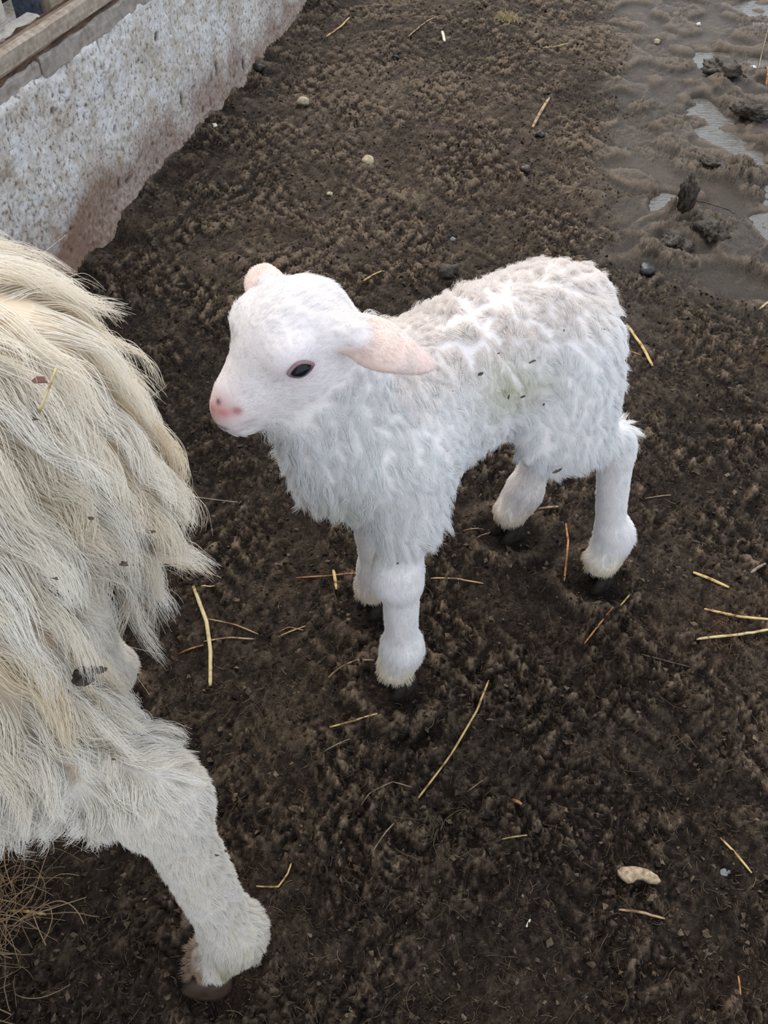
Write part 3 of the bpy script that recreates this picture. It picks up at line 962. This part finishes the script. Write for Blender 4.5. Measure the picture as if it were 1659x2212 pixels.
EYE_L = lamb_spot(650, 799); EYE_R = EYE_L * np.array([1, -1, 1])
NOSE = lamb_spot(486, 890) * np.array([1, .5, 1])
NOS_C = lamb_spot(474, 897) * np.array([1, 0, 1])
NOS_L = lamb_spot(513, 888)
MOUTH_C = lamb_spot(480, 925) * np.array([1, 0, 1])
MOUTH_L = lamb_spot(548, 908)
lcol = np.tile(np.array([.86, .80, .77]), (len(lv), 1))


def paint(c, w):
    global lcol
    lcol = lcol * (1 - np.clip(w, 0, 1)[:, None]) + np.array(c) * np.clip(w, 0, 1)[:, None]


paint((.85, .78, .77), head_mask(lv))
em = ear_mask(lv)
paint((.80, .62, .55), em)
low_edge = em * np.clip((.474 - lv[:, 2]) / .010, 0, 1) * sstep(.062, .078, np.abs(lv[:, 1]))
paint((.74, .48, .40), low_edge)
paint((.78, .46, .45), 1.0 * blob(lv, NOSE, (.014, .015, .012)))
paint((.70, .27, .26), .75 * blob(lv, NOS_C, (.006, .0075, .004)))
for sgn in (1, -1):
    mir = np.array([1, sgn, 1])
    paint((.34, .12, .11), 1.1 * blob(lv, NOS_L * mir, (.0032, .0042, .0030)))
    for f_ in np.linspace(0, 1, 6):
        paint((.66, .26, .26), .6 * blob(lv, NOS_C * (1 - f_) + NOS_L * mir * f_, (.0028, .003, .0024)))
        paint((.34, .22, .22), .55 * blob(lv, MOUTH_C * (1 - f_) + MOUTH_L * mir * f_, (.0045, .0045, .0020)))
    paint((.62, .46, .50), .6 * blob(lv, EYE_L * mir, (.016, .012, .012)))
for f_ in np.linspace(0, 1, 5):
    paint((.60, .26, .26), .5 * blob(lv, NOS_C * (1 - f_) + MOUTH_C * f_, (.0030, .0022, .0030)))
paint((.09, .045, .04), .95 * blob(lv, MOUTH_C, (.004, .0075, .0024)))
paint((.12, .06, .05), 1.1 * blob(lv, lamb_spot(482, 926), (.004, .005, .0022)))
paint((.15, .08, .07), 1.1 * blob(lv, lamb_spot(471, 868), (.0026, .0026, .0026)))
paint((.64, .20, .20), .7 * blob(lv, lamb_spot(482, 893), (.005, .006, .003)))
np_mesh('body', lv, lq, M['skin'], lamb, cols={'tint': lcol})

# eyes: dark almond domes with pinkish lids
m, nt, b = mat_new('dark_eye'); M['eye'] = m
b.inputs['Base Color'].default_value = (.008, .008, .012, 1)
b.inputs['Roughness'].default_value = .22
b.inputs['Specular IOR Level'].default_value = .3
M['lid'] = plain('eyelid_skin', (.26, .17, .18), .6, .2, 200)


def almond(u, a, h_):
    return a * math.cos(u), h_ * math.sin(u) * (1 - .35 * abs(math.cos(u)) ** 2)


for e_, sgn in ((EYE_L, 1), (EYE_R, -1)):
    nrm = lb.normal(e_[None])[0]
    d0 = lb.dist(e_[None])[0]
    c0 = e_ - nrm * d0
    axx = np.array([.95, 0, -.22]); axx = unit(axx - nrm * (axx @ nrm)); axz = np.cross(nrm, axx)
    if axz[2] < 0: axz = -axz
    V, F_ = [], []
    n_, rr_ = 28, 6
    for j in range(rr_):
        s_ = 1 - j / (rr_ - 1) * .98
        for i in range(n_):
            u_, v_ = almond(2 * math.pi * i / n_, .0085, .0068)
            V.append(c0 + axx * u_ * s_ + axz * v_ * s_ + nrm * (-.0008 + .0055 * math.sqrt(max(0, 1 - s_ * s_))))
    for j in range(rr_ - 1):
        for i in range(n_):
            F_.append((j * n_ + i, j * n_ + (i + 1) % n_, (j + 1) * n_ + (i + 1) % n_, (j + 1) * n_ + i))
    F_.append(tuple((rr_ - 1) * n_ + i for i in range(n_)))
    if np.cross(V[1] - V[0], V[n_] - V[0]) @ nrm < 0: F_ = [f[::-1] for f in F_]
    eye = py_mesh('eye', V, F_, M['eye'], lamb, True)
    eye['label'] = 'dark glossy eye'
    V, F_ = [], []
    for i in range(n_):
        a_ = 2 * math.pi * i / n_
        u_, v_ = almond(a_, .0094, .0074)
        rad = .0007 + (.0007 if math.sin(a_) > 0 else 0)
        for q in range(8):
            b_ = 2 * math.pi * q / 8
            k_ = 1 + rad * math.cos(b_) / .0085
            V.append(c0 + axx * u_ * k_ + axz * v_ * k_ + nrm * (rad * math.sin(b_) + .0005))
    for i in range(n_):
        for q in range(8):
            F_.append((i * 8 + q, i * 8 + (q + 1) % 8, ((i + 1) % n_) * 8 + (q + 1) % 8, ((i + 1) % n_) * 8 + q))
    py_mesh('eyelid', V, F_, M['lid'], eye, True)

for (hx, hy) in LAMB_HOOVES:
    hoof('hoof', lamb, hx - .002, hy, 0.0, .0205, M['hoof'])


def l_len(p):
    z = p[:, 2]
    L_ = np.full(len(p), .0155)
    L_ = L_ + .006 * sstep(.12, .19, p[:, 0]) * sstep(.44, .36, z)          # ruff and chest
    L_ = L_ + .004 * sstep(.31, .27, z) * sstep(.20, .26, z)                 # belly fringe
    leg = sstep(.262, .225, z)
    L_ = L_ * (1 - leg) + leg * (.0048 + .0034 * sstep(.11, .06, z))
    hm_ = head_mask(p)
    L_ = L_ * (1 - hm_) + hm_ * (.0032 + .0045 * sstep(.482, .498, z) + .002 * sstep(.21, .18, p[:, 0]))
    L_ = L_ * (1 - ear_mask(p)) + .0022 * ear_mask(p)
    return L_


def l_dir(p, n):
    hm_ = np.maximum(head_mask(p), ear_mask(p))[:, None]
    leg = sstep(.262, .225, p[:, 2])[:, None]
    flow = np.array([-.55, 0, -1.0]) * (1 - leg) + np.array([-.25, 0, -1.0]) * leg
    sw = np.stack([pn(p[:, 0] * 30, p[:, 2] * 30, 71), pn(p[:, 1] * 30, p[:, 2] * 30, 72), pn(p[:, 0] * 30, p[:, 1] * 30 + p[:, 2] * 20, 73)], 1)
    flow = flow + sw * 1.3 * (1 - leg)
    flow = flow * (1 - hm_) + np.array([-.8, 0, .45]) * hm_ + np.sign(p[:, 1:2]) * np.array([0, 1.0, 0]) * ear_mask(p)[:, None] * 2
    flow = flow - n * (flow * n).sum(1, keepdims=True)
    return unit(unit(flow) * (.92 + .05 * hm_) + n * (.28 - .12 * hm_ - .02 * leg))


def l_weight(p):
    w = np.ones(len(p)) * (1 + .9 * head_mask(p) + .6 * sstep(.262, .225, p[:, 2]))
    w = w * (1 - np.clip(1.3 * blob(p, NOSE + [0, 0, -.003], (.013, .016, .015)), 0, 1))
    for sgn in (1, -1):
        w = w * (1 - np.clip(2.2 * blob(p, EYE_L * np.array([1, sgn, 1]) + np.array([.004, 0, -.001]), (.0115, .012, .0075)), 0, 1))
    return w * (1 + 1.6 * ear_mask(p)) * (p[:, 2] > .036)


def curl(p):
    body_ = sstep(.26, .30, p[:, 2]) * (1 - head_mask(p)) * (1 - ear_mask(p))
    back = sstep(.38, .43, p[:, 2])
    return (.0018 + .0012 * back) * body_, .8 + .6 * back


P_, R_, r_, gi_ = grow_wool(lb, lv, lq, 5200, 190000, 6, l_weight, l_len, l_dir,
                            lambda p: np.full(len(p), .25), lambda p: l_len(p) * .20,
                            lambda p: (.62 * (1 - head_mask(p)) * sstep(.2, .3, p[:, 2]) + .08) * (1 - ear_mask(p)), curl,
                            lambda p: l_len(p) * .06, lambda p: .00016 - .00005 * np.maximum(head_mask(p), ear_mask(p)))
tint = np.tile(np.array([.95, .94, .93]), (len(r_), 1))


def dye(c, w):
    global tint
    w = np.clip(w, 0, 1)[:, None]
    tint = tint * (1 - w) + np.array(c) * w


dye((.94, .90, .885), .6 * head_mask(r_))
dye((.90, .78, .71), .8 * ear_mask(r_))
dye((.90, .72, .69), .6 * blob(r_, (.266, 0, .422), (.020, .022, .013)))
dye((.72, .62, .62), .5 * (blob(r_, (.232, .034, .457), (.016, .014, .010)) + blob(r_, (.232, -.034, .457), (.016, .014, .010))))
dye((.90, .82, .76), .75 * sstep(.38, .43, r_[:, 2]) * (r_[:, 0] < .15))
dye((.70, .68, .50), .75 * blob(r_, (.045, .05, .385), (.022, .04, .020)))
dye((.72, .70, .55), .6 * blob(r_, (.02, .05, .37), (.03, .04, .018)))
dye((.80, .78, .64), .5 * blob(r_, (.20, .02, .30), (.03, .05, .035)))
dye((.78, .66, .42), .75 * sstep(.075, .035, r_[:, 2]))
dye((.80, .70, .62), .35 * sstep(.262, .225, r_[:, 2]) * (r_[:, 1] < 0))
dye((.62, .50, .44), .4 * sstep(.25, .5, pn(r_[:, 0] * 60, r_[:, 1] * 60, 75)) * sstep(.39, .43, r_[:, 2]) * (1 - head_mask(r_)))
lw = hair_object('wool', P_, R_, np.clip(tint, 0, .97), M['wool'], lamb)
lw['kind'] = 'stuff'


def lump(name, c, r, mat, parent=None, seed=0, rot=0.0, rough=.25, sub=2, grit=0.0):
    rg = np.random.default_rng(seed + 100)
    bm = bmesh.new(); bmesh.ops.create_icosphere(bm, subdivisions=sub, radius=1)
    ph = rg.uniform(0, 6.28, (4, 3)); fq_ = rg.uniform(1.5, 4.0, (4, 3))
    for v in bm.verts:
        p = np.array(v.co[:])
        k_ = 1 + rough * sum(math.sin(float(fq_[i] @ p + ph[i, 0])) for i in range(4)) / 2
        if grit:
            k_ += grit * float(pn(p[0] * 3 + seed, p[1] * 3 + p[2] * 2.3, 81) + .7 * pn(p[0] * 7 + seed, p[1] * 6 + p[2] * 7, 82) + .5 * pn(p[0] * 15, p[1] * 13 + p[2] * 14 + seed, 83))
        v.co = Vector(p * k_ * np.array(r))
    me = bpy.data.meshes.new(name); bm.to_mesh(me); bm.free()
    for p in me.polygons: p.use_smooth = True
    me.materials.append(mat)
    o = link(bpy.data.objects.new(name, me), parent)
    o.location = c; o.rotation_euler = (0, 0, rot)
    return o


def on_body(body, p, out):
    p = np.array(p, float)
    for _ in range(4):
        p = p - body.normal(p[None])[0] * body.dist(p[None])[0]
    return p + body.normal(p[None])[0] * out


# bits of dirt caught in the lamb's wool (local spots on its near side)
for i, (sx, sz_, sr) in enumerate([(-.030, .275, .0026), (.018, .398, .0020), (-.095, .295, .0013), (-.090, .310, .0014), (.045, .375, .0016), (-.152, .130, .0018), (.148, .235, .0012),
                                   (.07, .405, .0012), (.03, .370, .0013), (.10, .400, .0010), (-.02, .415, .0011), (.05, .418, .0012), (.00, .350, .0010), (-.06, .400, .0010)]):
    p = on_body(lb, (sx, .055, sz_), .0075 if sz_ > .25 else .005)
    lump('dirt_fleck', p, (sr * random.choice((.4, 1.0, 1.8)), sr * .4, sr * random.choice((.4, .7, 1.3))), M['speck'], lamb, i, 0, .5, 2, .3)

# ------------------------------------------------------------------ straw, pellets, stones and other bits on the mud
def gz(P):
    return float(mud_height(np.array([P[0]]), np.array([P[1]]))[0])


def straw(pix, width, mat, label, flat=.6, name='straw', lift=0.0, nodes=True, splay=False):
    """a dried stalk lying on the mud through the given spots; width in photo pixels"""
    pts = [on_z(x, y, .004) for x, y in pix]
    # resample
    seg = [np.linalg.norm(b_ - a_) for a_, b_ in zip(pts, pts[1:])]
    tot = sum(seg); n_ = max(8, int(tot / .006))
    out = []
    cum = np.concatenate([[0], np.cumsum(seg)])
    for s_ in np.linspace(0, tot, n_):
        i = min(len(seg) - 1, int(np.searchsorted(cum, s_, 'right')) - 1)
        f_ = (s_ - cum[i]) / seg[i]
        out.append(pts[i] + (pts[i + 1] - pts[i]) * f_)
    out = np.array(out)
    rad = .42 * width / FPX * np.mean([depth_of(p) for p in out])
    zz = np.array([gz(p) for p in out])
    env = np.array([zz[max(0, i - 2):i + 3].max() for i in range(len(zz))])
    # a stiff stalk bridges the hollows
    t_ = np.linspace(0, 1, len(env))
    co = np.polyfit(t_, env, 2); st = np.polyval(co, t_)
    st = st + max(0, np.percentile(env - st, 75))
    zz = np.maximum(.35 * env + .65 * st, 0 * st - .004)
    out[:, 2] = zz + rad * .5 + lift
    org = out[len(out) // 2].copy(); org[2] = min(out[:, 2]) - rad
    V, F_ = [], []
    for i, p in enumerate(out):
        d = unit(out[min(i + 1, len(out) - 1)] - out[max(i - 1, 0)])
        sd = unit(np.cross(d, [0, 0, 1.0])); up = np.cross(sd, d)
        k_ = 1.0 if 0 < i < len(out) - 1 else .75
        if nodes and i % 9 == 4: k_ *= 1.09
        k_ *= 1 - .25 * abs(t_[i] - .4)
        for q in range(7):
            a_ = 2 * math.pi * q / 7
            V.append(p - org + sd * math.cos(a_) * rad * k_ + up * math.sin(a_) * rad * k_ * flat)
    for i in range(len(out) - 1):
        for q in range(7):
            F_.append((i * 7 + q, i * 7 + (q + 1) % 7, (i + 1) * 7 + (q + 1) % 7, (i + 1) * 7 + q))
    F_.append(tuple(range(7))[::-1]); F_.append(tuple((len(out) - 1) * 7 + q for q in range(7)))
    o = py_mesh(name, V, F_, M[mat], None, True)
    o.location = org
    return tag(o, label, 'straw' if name == 'straw' else name.replace('_', ' '), 'straws on the mud' if name == 'straw' else None)


STRAWS = [
 ([(1187, 210), (1168, 245), (1150, 278)], 9, 'straw_tan', 'thick tan straw lying alone on the far mud above the lamb'),
 ([(1055, 1475), (1030, 1535), (975, 1625), (895, 1730)], 6, 'straw_yellow', 'longest yellow straw, slanting below the lamb'),
 ([(1040, 1515), (1015, 1560), (985, 1605)], 4, 'straw_yellow', 'thin yellow sprig pressed along the longest straw'),
 ([(1352, 705), (1380, 750), (1408, 797)], 9, 'straw_yellow', 'stout yellow straw just right of the lamb rump'),
 ([(1340, 762), (1382, 775)], 4, 'straw_orange', 'short orange straw tucked against the lamb rump'),
 ([(420, 1275), (448, 1350), (456, 1410), (455, 1485)], 11, 'straw_pale', 'broad pale stalk bent beside the sheep flank', .35),
 ([(720, 1230), (724, 1255), (727, 1278)], 9, 'straw_yellow', 'short bright yellow straw upright left of the lamb front legs'),
 ([(640, 1246), (725, 1245), (805, 1239)], 4, 'straw_orange', 'thin reddish straw reaching to the lamb front leg'),
 ([(440, 1390), (495, 1379), (550, 1380)], 5, 'straw_tan', 'tan straw just right of the broad pale stalk'),
 ([(388, 1415), (440, 1398)], 5, 'straw_orange', 'orange straw end poking out under the sheep wool'),
 ([(450, 1343), (510, 1353), (558, 1370)], 4, 'straw_tan', 'dark tan straw above the one beside the broad pale stalk'),
 ([(600, 1372), (630, 1358), (660, 1346)], 4, 'straw_pale', 'pale straw of the small crossed pair left of the lamb'),
 ([(602, 1362), (622, 1350), (658, 1357)], 3, 'straw_tan', 'bent thin straw crossing the pale one left of the lamb'),
 ([(710, 1467), (735, 1447), (770, 1432), (808, 1432)], 5, 'straw_tan', 'curved tan straw ending at the lamb front hoof'),
 ([(712, 1573), (770, 1559), (815, 1550)], 5, 'straw_yellow', 'dull yellow straw below the curved one by the hoof'),
 ([(930, 1255), (985, 1257), (1043, 1265)], 5, 'straw_tan', 'tan straw lying right of the lamb front knee'),
 ([(1160, 1107), (1205, 1100)], 7, 'straw_tan', 'short straw touching the heel of the lamb far hind foot'),
 ([(1222, 1130), (1227, 1170), (1218, 1258)], 6, 'straw_orange', 'orange straw standing out left of the lamb near hind hoof'),
 ([(1000, 1154), (1045, 1146)], 3, 'straw_tan', 'thin straw in front of the lamb far hind hoof'),
 ([(1028, 1172), (1060, 1145)], 3, 'straw_tan', 'thin slanting straw beneath the far hind hoof'),
 ([(1357, 1296), (1336, 1320)], 5, 'straw_yellow', 'small yellow straw bit below the near hind hoof'),
 ([(1320, 1323), (1292, 1355), (1262, 1390)], 5, 'straw_orange', 'orange straw slanting away from the small yellow bit'),
 ([(1495, 1241), (1530, 1255), (1572, 1274)], 10, 'straw_yellow', 'thick yellow split straw at the right, above the long pair'),
 ([(1518, 1323), (1590, 1338), (1665, 1347)], 8, 'straw_yellow', 'upper of the two long straws running off the right edge'),
 ([(1500, 1390), (1590, 1379), (1665, 1363)], 8, 'straw_pale', 'lower of the two long straws running off the right edge'),
 ([(1620, 1241), (1655, 1215)], 8, 'straw_grey', 'short grey straw at the right edge above the long pair'),
 ([(1085, 1808), (1140, 1800)], 4, 'straw_pale', 'short pale straw on the dark mud below the longest straw'),
 ([(1335, 1968), (1375, 1972), (1437, 1983)], 7, 'straw_tan', 'brown straw lying below the pale seed pod'),
 ([(1555, 1812), (1585, 1845), (1622, 1888)], 7, 'straw_yellow', 'yellow straw slanting right of the pale seed pod'),
 ([(860, 1770), (835, 1800), (807, 1847)], 4, 'straw_grey', 'weathered straw below the lower end of the longest straw'),
 ([(700, 1625), (755, 1597)], 4, 'straw_grey', 'weathered straw below the dull yellow one'),
 ([(785, 616), (808, 603), (830, 592)], 5, 'straw_yellow', 'straw on the mud just behind the lamb head'),
 ([(705, 79), (730, 60), (755, 42)], 6, 'straw_yellow', 'yellow straw near the far end of the wall'),
 ([(880, 75), (912, 55), (945, 40)], 4, 'straw_tan', 'thin tan straw at the top, left of the white one'),
 ([(955, 68), (960, 92)], 8, 'straw_white', 'short bleached white straw at the top'),
 ([(1172, 103), (1225, 97)], 4, 'straw_pale', 'thin pale straw below the hay tuft at the top'),
 ([(1650, 158), (1656, 185)], 6, 'straw_orange', 'orange straw bit at the top right edge'),
 ([(1640, 668), (1665, 650)], 6, 'straw_pale', 'pale straw end at the right edge level with the lamb back'),
 ([(1108, 1722), (1128, 1735)], 9, 'straw_orange', 'stubby orange straw right of the longest straw'),
 ([(553, 1913), (600, 1915), (622, 1885), (632, 1855)], 5, 'straw_yellow', 'bent yellow sprig right of the sheep hind leg'),
 ([(438, 1278), (466, 1270)], 5, 'straw_pale', 'short pale straw showing beside the sheep wool above the broad stalk'),
 ([(770, 13), (838, 8)], 4, 'straw_grey', 'grey straw along the top edge'),
 ([(1595, 2108), (1600, 2150)], 5, 'straw_orange', 'orange straw bit near the bottom right corner'),
 ([(1138, 2000), (1146, 1984)], 6, 'straw_white', 'tiny bleached straw bit on the bottom mud'),
 ([(1395, 1072), (1450, 1068)], 4, 'straw_grey', 'thin grey straw right of the lamb near hind leg'),
 ([(15, 1966), (60, 1967), (98, 1972)], 8, 'straw_yellow', 'yellow straw sticking out of the hay tangle bottom left'),
 ([(1638, 150), (1659, 60)], 3, 'straw_grey', 'thin grey straw in the wet corner at the top right'),
 ([(1010, 1705), (1045, 1680)], 3, 'straw_grey', 'short thin grey straw right of the lower end of the longest straw'),
 ([(780, 1740), (800, 1715), (850, 1690), (890, 1700)], 3, 'straw_grey', 'thin curled grey straw left of the lower end of the longest straw'),
]
for s_ in STRAWS: straw(*s_)
straw([(1440, 448), (1500, 458), (1582, 482)], 5, 'straw_dark', 'dark thin twig lying across the wet mud at the right', name='twig', lift=.012)
straw([(1383, 1416), (1430, 1428), (1490, 1446)], 5, 'straw_dark', 'dark twig below the pair of long straws', name='twig')


def ground_lump(name, px, py, wpx, mat, label, cat, seed, asp=(1, 1, .7), rough=.18, sink=.45, group=None):
    P = on_z(px, py, .004)
    r0 = .5 * wpx / FPX * depth_of(P)
    o = lump(name, (P[0], P[1], gz(P) + r0 * asp[2] * (1 - sink)), (r0 * asp[0], r0 * asp[1], r0 * asp[2]), M[mat], None, seed, random.uniform(0, 3), rough, 4 if name == 'mud_clod' else 3, .55 if name == 'mud_clod' else (.35 if wpx > 30 else .14))
    return tag(o, label, cat, group)


for i, a_ in enumerate([
    ('dung_pellet', 560, 163, 27, 'dung', 'large black dung pellet at the foot of the wall', 'dung', 1),
    ('dung_pellet', 855, 126, 15, 'dung', 'small black dung pellet on the far mud right of the wall', 'dung', 2),
    ('dung_pellet', 1136, 367, 24, 'brown_dung', 'brown dung pellet below the thick tan straw', 'dung', 3),
    ('dung_pellet', 1165, 300, 20, 'dung', 'dark pellet at the lower end of the thick tan straw', 'dung', 4),
    ('dung_pellet', 1397, 584, 34, 'dung', 'black lump right of the lamb rump', 'dung', 5),
    ('dung_pellet', 965, 598, 44, 'clod', 'dark damp clod behind the lamb back', 'dung', 6),
    ('pebble', 466, 286, 13, 'pebble_white', 'small white pebble near the foot of the wall', 'pebble', 7),
    ('pebble', 655, 226, 26, 'pebble_cream', 'tan pebble on the far mud near the wall', 'pebble', 8),
    ('pebble', 795, 348, 26, 'pebble_cream', 'cream crumb-like stone on the mud above the lamb head', 'pebble', 9),
    ('pebble', 979, 512, 13, 'pebble_grey', 'small grey pebble behind the lamb back', 'pebble', 10),
    ('pebble', 1508, 56, 10, 'pebble_white', 'tiny white pebble in the wet mud at the top right', 'pebble', 11),
    ('pebble', 1420, 84, 14, 'pebble_cream', 'small cream pebble beside the wet mud at the top', 'pebble', 12),
    ('pebble', 1628, 144, 12, 'pebble_white', 'small white pebble near the top right edge', 'pebble', 13),
    ('pebble', 1566, 1882, 26, 'pebble_grey', 'blue-grey stone chip by the yellow straw at the right', 'pebble', 14, (1.1, .6, .35), .3),
    ('pebble', 712, 413, 12, 'pebble_cream', 'tiny cream bit on the mud left above the lamb', 'pebble', 15),
    ('mud_clod', 1472, 470, 34, 'clod', 'dark upright stub of mud by the twig', 'mud clod', 16, (1, 1, 2.2), .2, .3),
    ('mud_clod', 1530, 505, 62, 'clod', 'dark wet mud clod below the twig', 'mud clod', 17, (1.2, .9, .6), .3),
    ('mud_clod', 1462, 520, 60, 'clod', 'dark crumbled mud lump left of the wet clod', 'mud clod', 18, (1.1, .9, .5), .35),
    ('mud_clod', 1565, 163, 70, 'clod', 'dark ridge of mud in the wet corner', 'mud clod', 19, (1.3, .6, .45), .35),
    ('mud_clod', 1545, 360, 46, 'clod', 'dark mud lump between the puddles', 'mud clod', 20, (1.4, .7, .5), .3),
    ('mud_clod', 1625, 245, 56, 'clod', 'dark mud lump right of the puddle at the edge', 'mud clod', 21, (1.4, .7, .5), .3),
]): ground_lump(*a_)

# pale seed pod / wood chip, curved and notched
pix = [(1335, 1878), (1345, 1871), (1372, 1871), (1400, 1879), (1420, 1893), (1427, 1905), (1421, 1910), (1404, 1908), (1390, 1900), (1376, 1899), (1368, 1906), (1357, 1906), (1343, 1895), (1336, 1886)]
c_ = on_z(1380, 1889, .008); zc0 = gz(c_) + .004
V, F_ = [], []
pp = np.array([on_z(x, y, zc0 + .004) for x, y in pix]); cen = pp.mean(0)
n_ = len(pp)
for k_, (sc, dz) in enumerate([(1.0, -.0030), (1.0, .0002), (.93, .0016), (.60, .0023)]):
    for p in pp: V.append((p - cen) * np.array([sc, sc, 0]) + np.array([0, 0, dz + .10 * (p - cen)[0]]))
for k_ in range(3):
    for i in range(n_): F_.append((k_ * n_ + i, k_ * n_ + (i + 1) % n_, (k_ + 1) * n_ + (i + 1) % n_, (k_ + 1) * n_ + i))
F_.append(tuple(range(n_))[::-1]); F_.append(tuple(3 * n_ + i for i in range(n_)))
if np.cross(V[1] - V[0], V[n_] - V[0])[2] > 0 and False: pass
o = py_mesh('seed_pod', V, F_, M['chip'], None, True)
o.location = (cen[0], cen[1], zc0 + .004)
bmx = bmesh.new(); bmx.from_mesh(o.data); bmesh.ops.recalc_face_normals(bmx, faces=bmx.faces); bmx.to_mesh(o.data); bmx.free()
tag(o, 'pale tan curved seed pod with a notch, lying on the dark mud', 'seed pod')


def tuft(name, cx, cy, n_, spread, length, col, rad, label, cat, rise=.02, seed=3):
    rg = np.random.default_rng(seed)
    k_ = 8; t_ = np.linspace(0, 1, k_)
    st = np.stack([cx + rg.normal(0, spread, n_), cy + rg.normal(0, spread * 1.6, n_), np.zeros(n_)], 1)
    a_ = rg.uniform(0, 6.28, n_); L_ = length * rg.uniform(.5, 1.3, n_); bd = rg.normal(0, 1.6, n_)
    th = a_[:, None] + bd[:, None] * t_
    st_x = st[:, 0:1] + np.cumsum(np.cos(th) * L_[:, None] / k_, 1); st_y = st[:, 1:2] + np.cumsum(np.sin(th) * L_[:, None] / k_, 1)
    zz = mud_height(st_x, st_y) + .001 + rise * rg.random((n_, 1)) * np.sin(math.pi * t_)[None] + rise * .5 * rg.random((n_, 1))
    o = hair_object(name, np.stack([st_x, st_y, zz], -1), np.repeat(rad * rg.uniform(.5, 1.4, (n_, 1)), k_, 1), np.array(col) * rg.uniform(.6, 1.25, (n_, 1)), M['fibre'])
    return tag(o, label, cat, kind='stuff')


c_ = on_z(-30, 2010)
tuft('hay_tangle', c_[0], c_[1], 230, .022, .055, (.26, .18, .11), .00035, 'tangle of brown hay fibres at the bottom left edge', 'hay', .035, 5)
c_ = on_z(1097, 52)
tuft('hay_tuft', c_[0], c_[1], 120, .012, .035, (.40, .32, .18), .0007, 'pale tuft of hay on the far mud at the top', 'hay', .02, 6)
c_ = on_z(945, 1770)
tuft('hay_wisp', c_[0], c_[1], 16, .008, .035, (.12, .10, .055), .00022, 'thin wisp of dull hay under the end of the longest straw', 'hay', .006, 7)
c_ = on_z(1560, 1370)
tuft('hay_crumble', c_[0], c_[1], 90, .014, .012, (.16, .09, .05), .00022, 'rusty crumbled hay between the two long straws', 'hay', .006, 8)

# things caught in the fleece
def in_fleece(px, py, guess_y, out):
    d = CF + np.array([1, 0, 0]) * (px - IW / 2) / FPX - CU * (py - IH / 2) / FPX
    t_ = .1
    for _ in range(200):
        p = CO + d * t_
        dd_ = sb.dist(p[None])[0]
        if dd_ < out: break
        t_ += max(dd_ - out, .0015) * .7
    return CO + d * t_


p = in_fleece(186, 1456, .2, .022)
o = lump('mud_clot', p, (.0075, .0042, .0042), M['clod'], None, 31, .3, .35, 4, .25)
tag(o, 'dark clot of mud stuck in the sheep wool above its hind leg', 'mud clot')
for i, (fx_, fy_, fs_) in enumerate([(268, 1218, .0022), (196, 1120, .0016), (330, 1148, .0014), (120, 1250, .0014), (75, 905, .0012), (245, 1640, .0013), (490, 1838, .0016), (468, 1848, .0014)]):
    q_ = in_fleece(fx_, fy_, .2, .022 if fy_ < 1700 else .006)
    lump('dirt_fleck', q_ - SO, (fs_, fs_ * .5, fs_ * .7), M['speck'], ewe, 40 + i, 0, .5, 2, .3)
p = in_fleece(84, 822, .3, .024)
o = py_mesh('leaf_scrap', [(-.006, 0, 0), (-.002, .003, .002), (.003, .004, .001), (.007, -.001, -.001), (.002, -.003, .001), (-.003, -.003, 0),
                           (-.006, 0, -.0006), (-.002, .003, .0014), (.003, .004, .0004), (.007, -.001, -.0016), (.002, -.003, .0004), (-.003, -.003, -.0006)],
            [(0, 5, 4, 3, 2, 1), (6, 7, 8, 9, 10, 11)] + [(i, (i + 1) % 6, 6 + (i + 1) % 6, 6 + i) for i in range(6)], M['red_leaf'], None)
o.location = p
o.scale = (.6, .6, .6)
tag(o, 'small dark red dried leaf scrap caught in the sheep wool', 'leaf')
pa, pb = in_fleece(122, 795, .3, .028), in_fleece(84, 892, .3, .028)
V, F_ = [], []
dv = unit(pb - pa); s1 = unit(np.cross(dv, CF)); s2 = np.cross(dv, s1)
for i in range(7):
    q = pa + (pb - pa) * i / 6 - (pa + pb) / 2
    for k_ in range(6):
        a_ = 2 * math.pi * k_ / 6
        V.append(q + (s1 * math.cos(a_) + s2 * math.sin(a_)) * .0007)
for i in range(6):
    for k_ in range(6): F_.append((i * 6 + k_, i * 6 + (k_ + 1) % 6, i * 6 + 6 + (k_ + 1) % 6, i * 6 + 6 + k_))
F_ += [tuple(range(6))[::-1], tuple(36 + k_ for k_ in range(6))]
o = py_mesh('straw', V, F_, M['straw_pale'], None, True)
o.location = (pa + pb) / 2
tag(o, 'thin pale straw lying on the sheep back beside the red leaf scrap', 'straw', 'straws caught in the fleece')
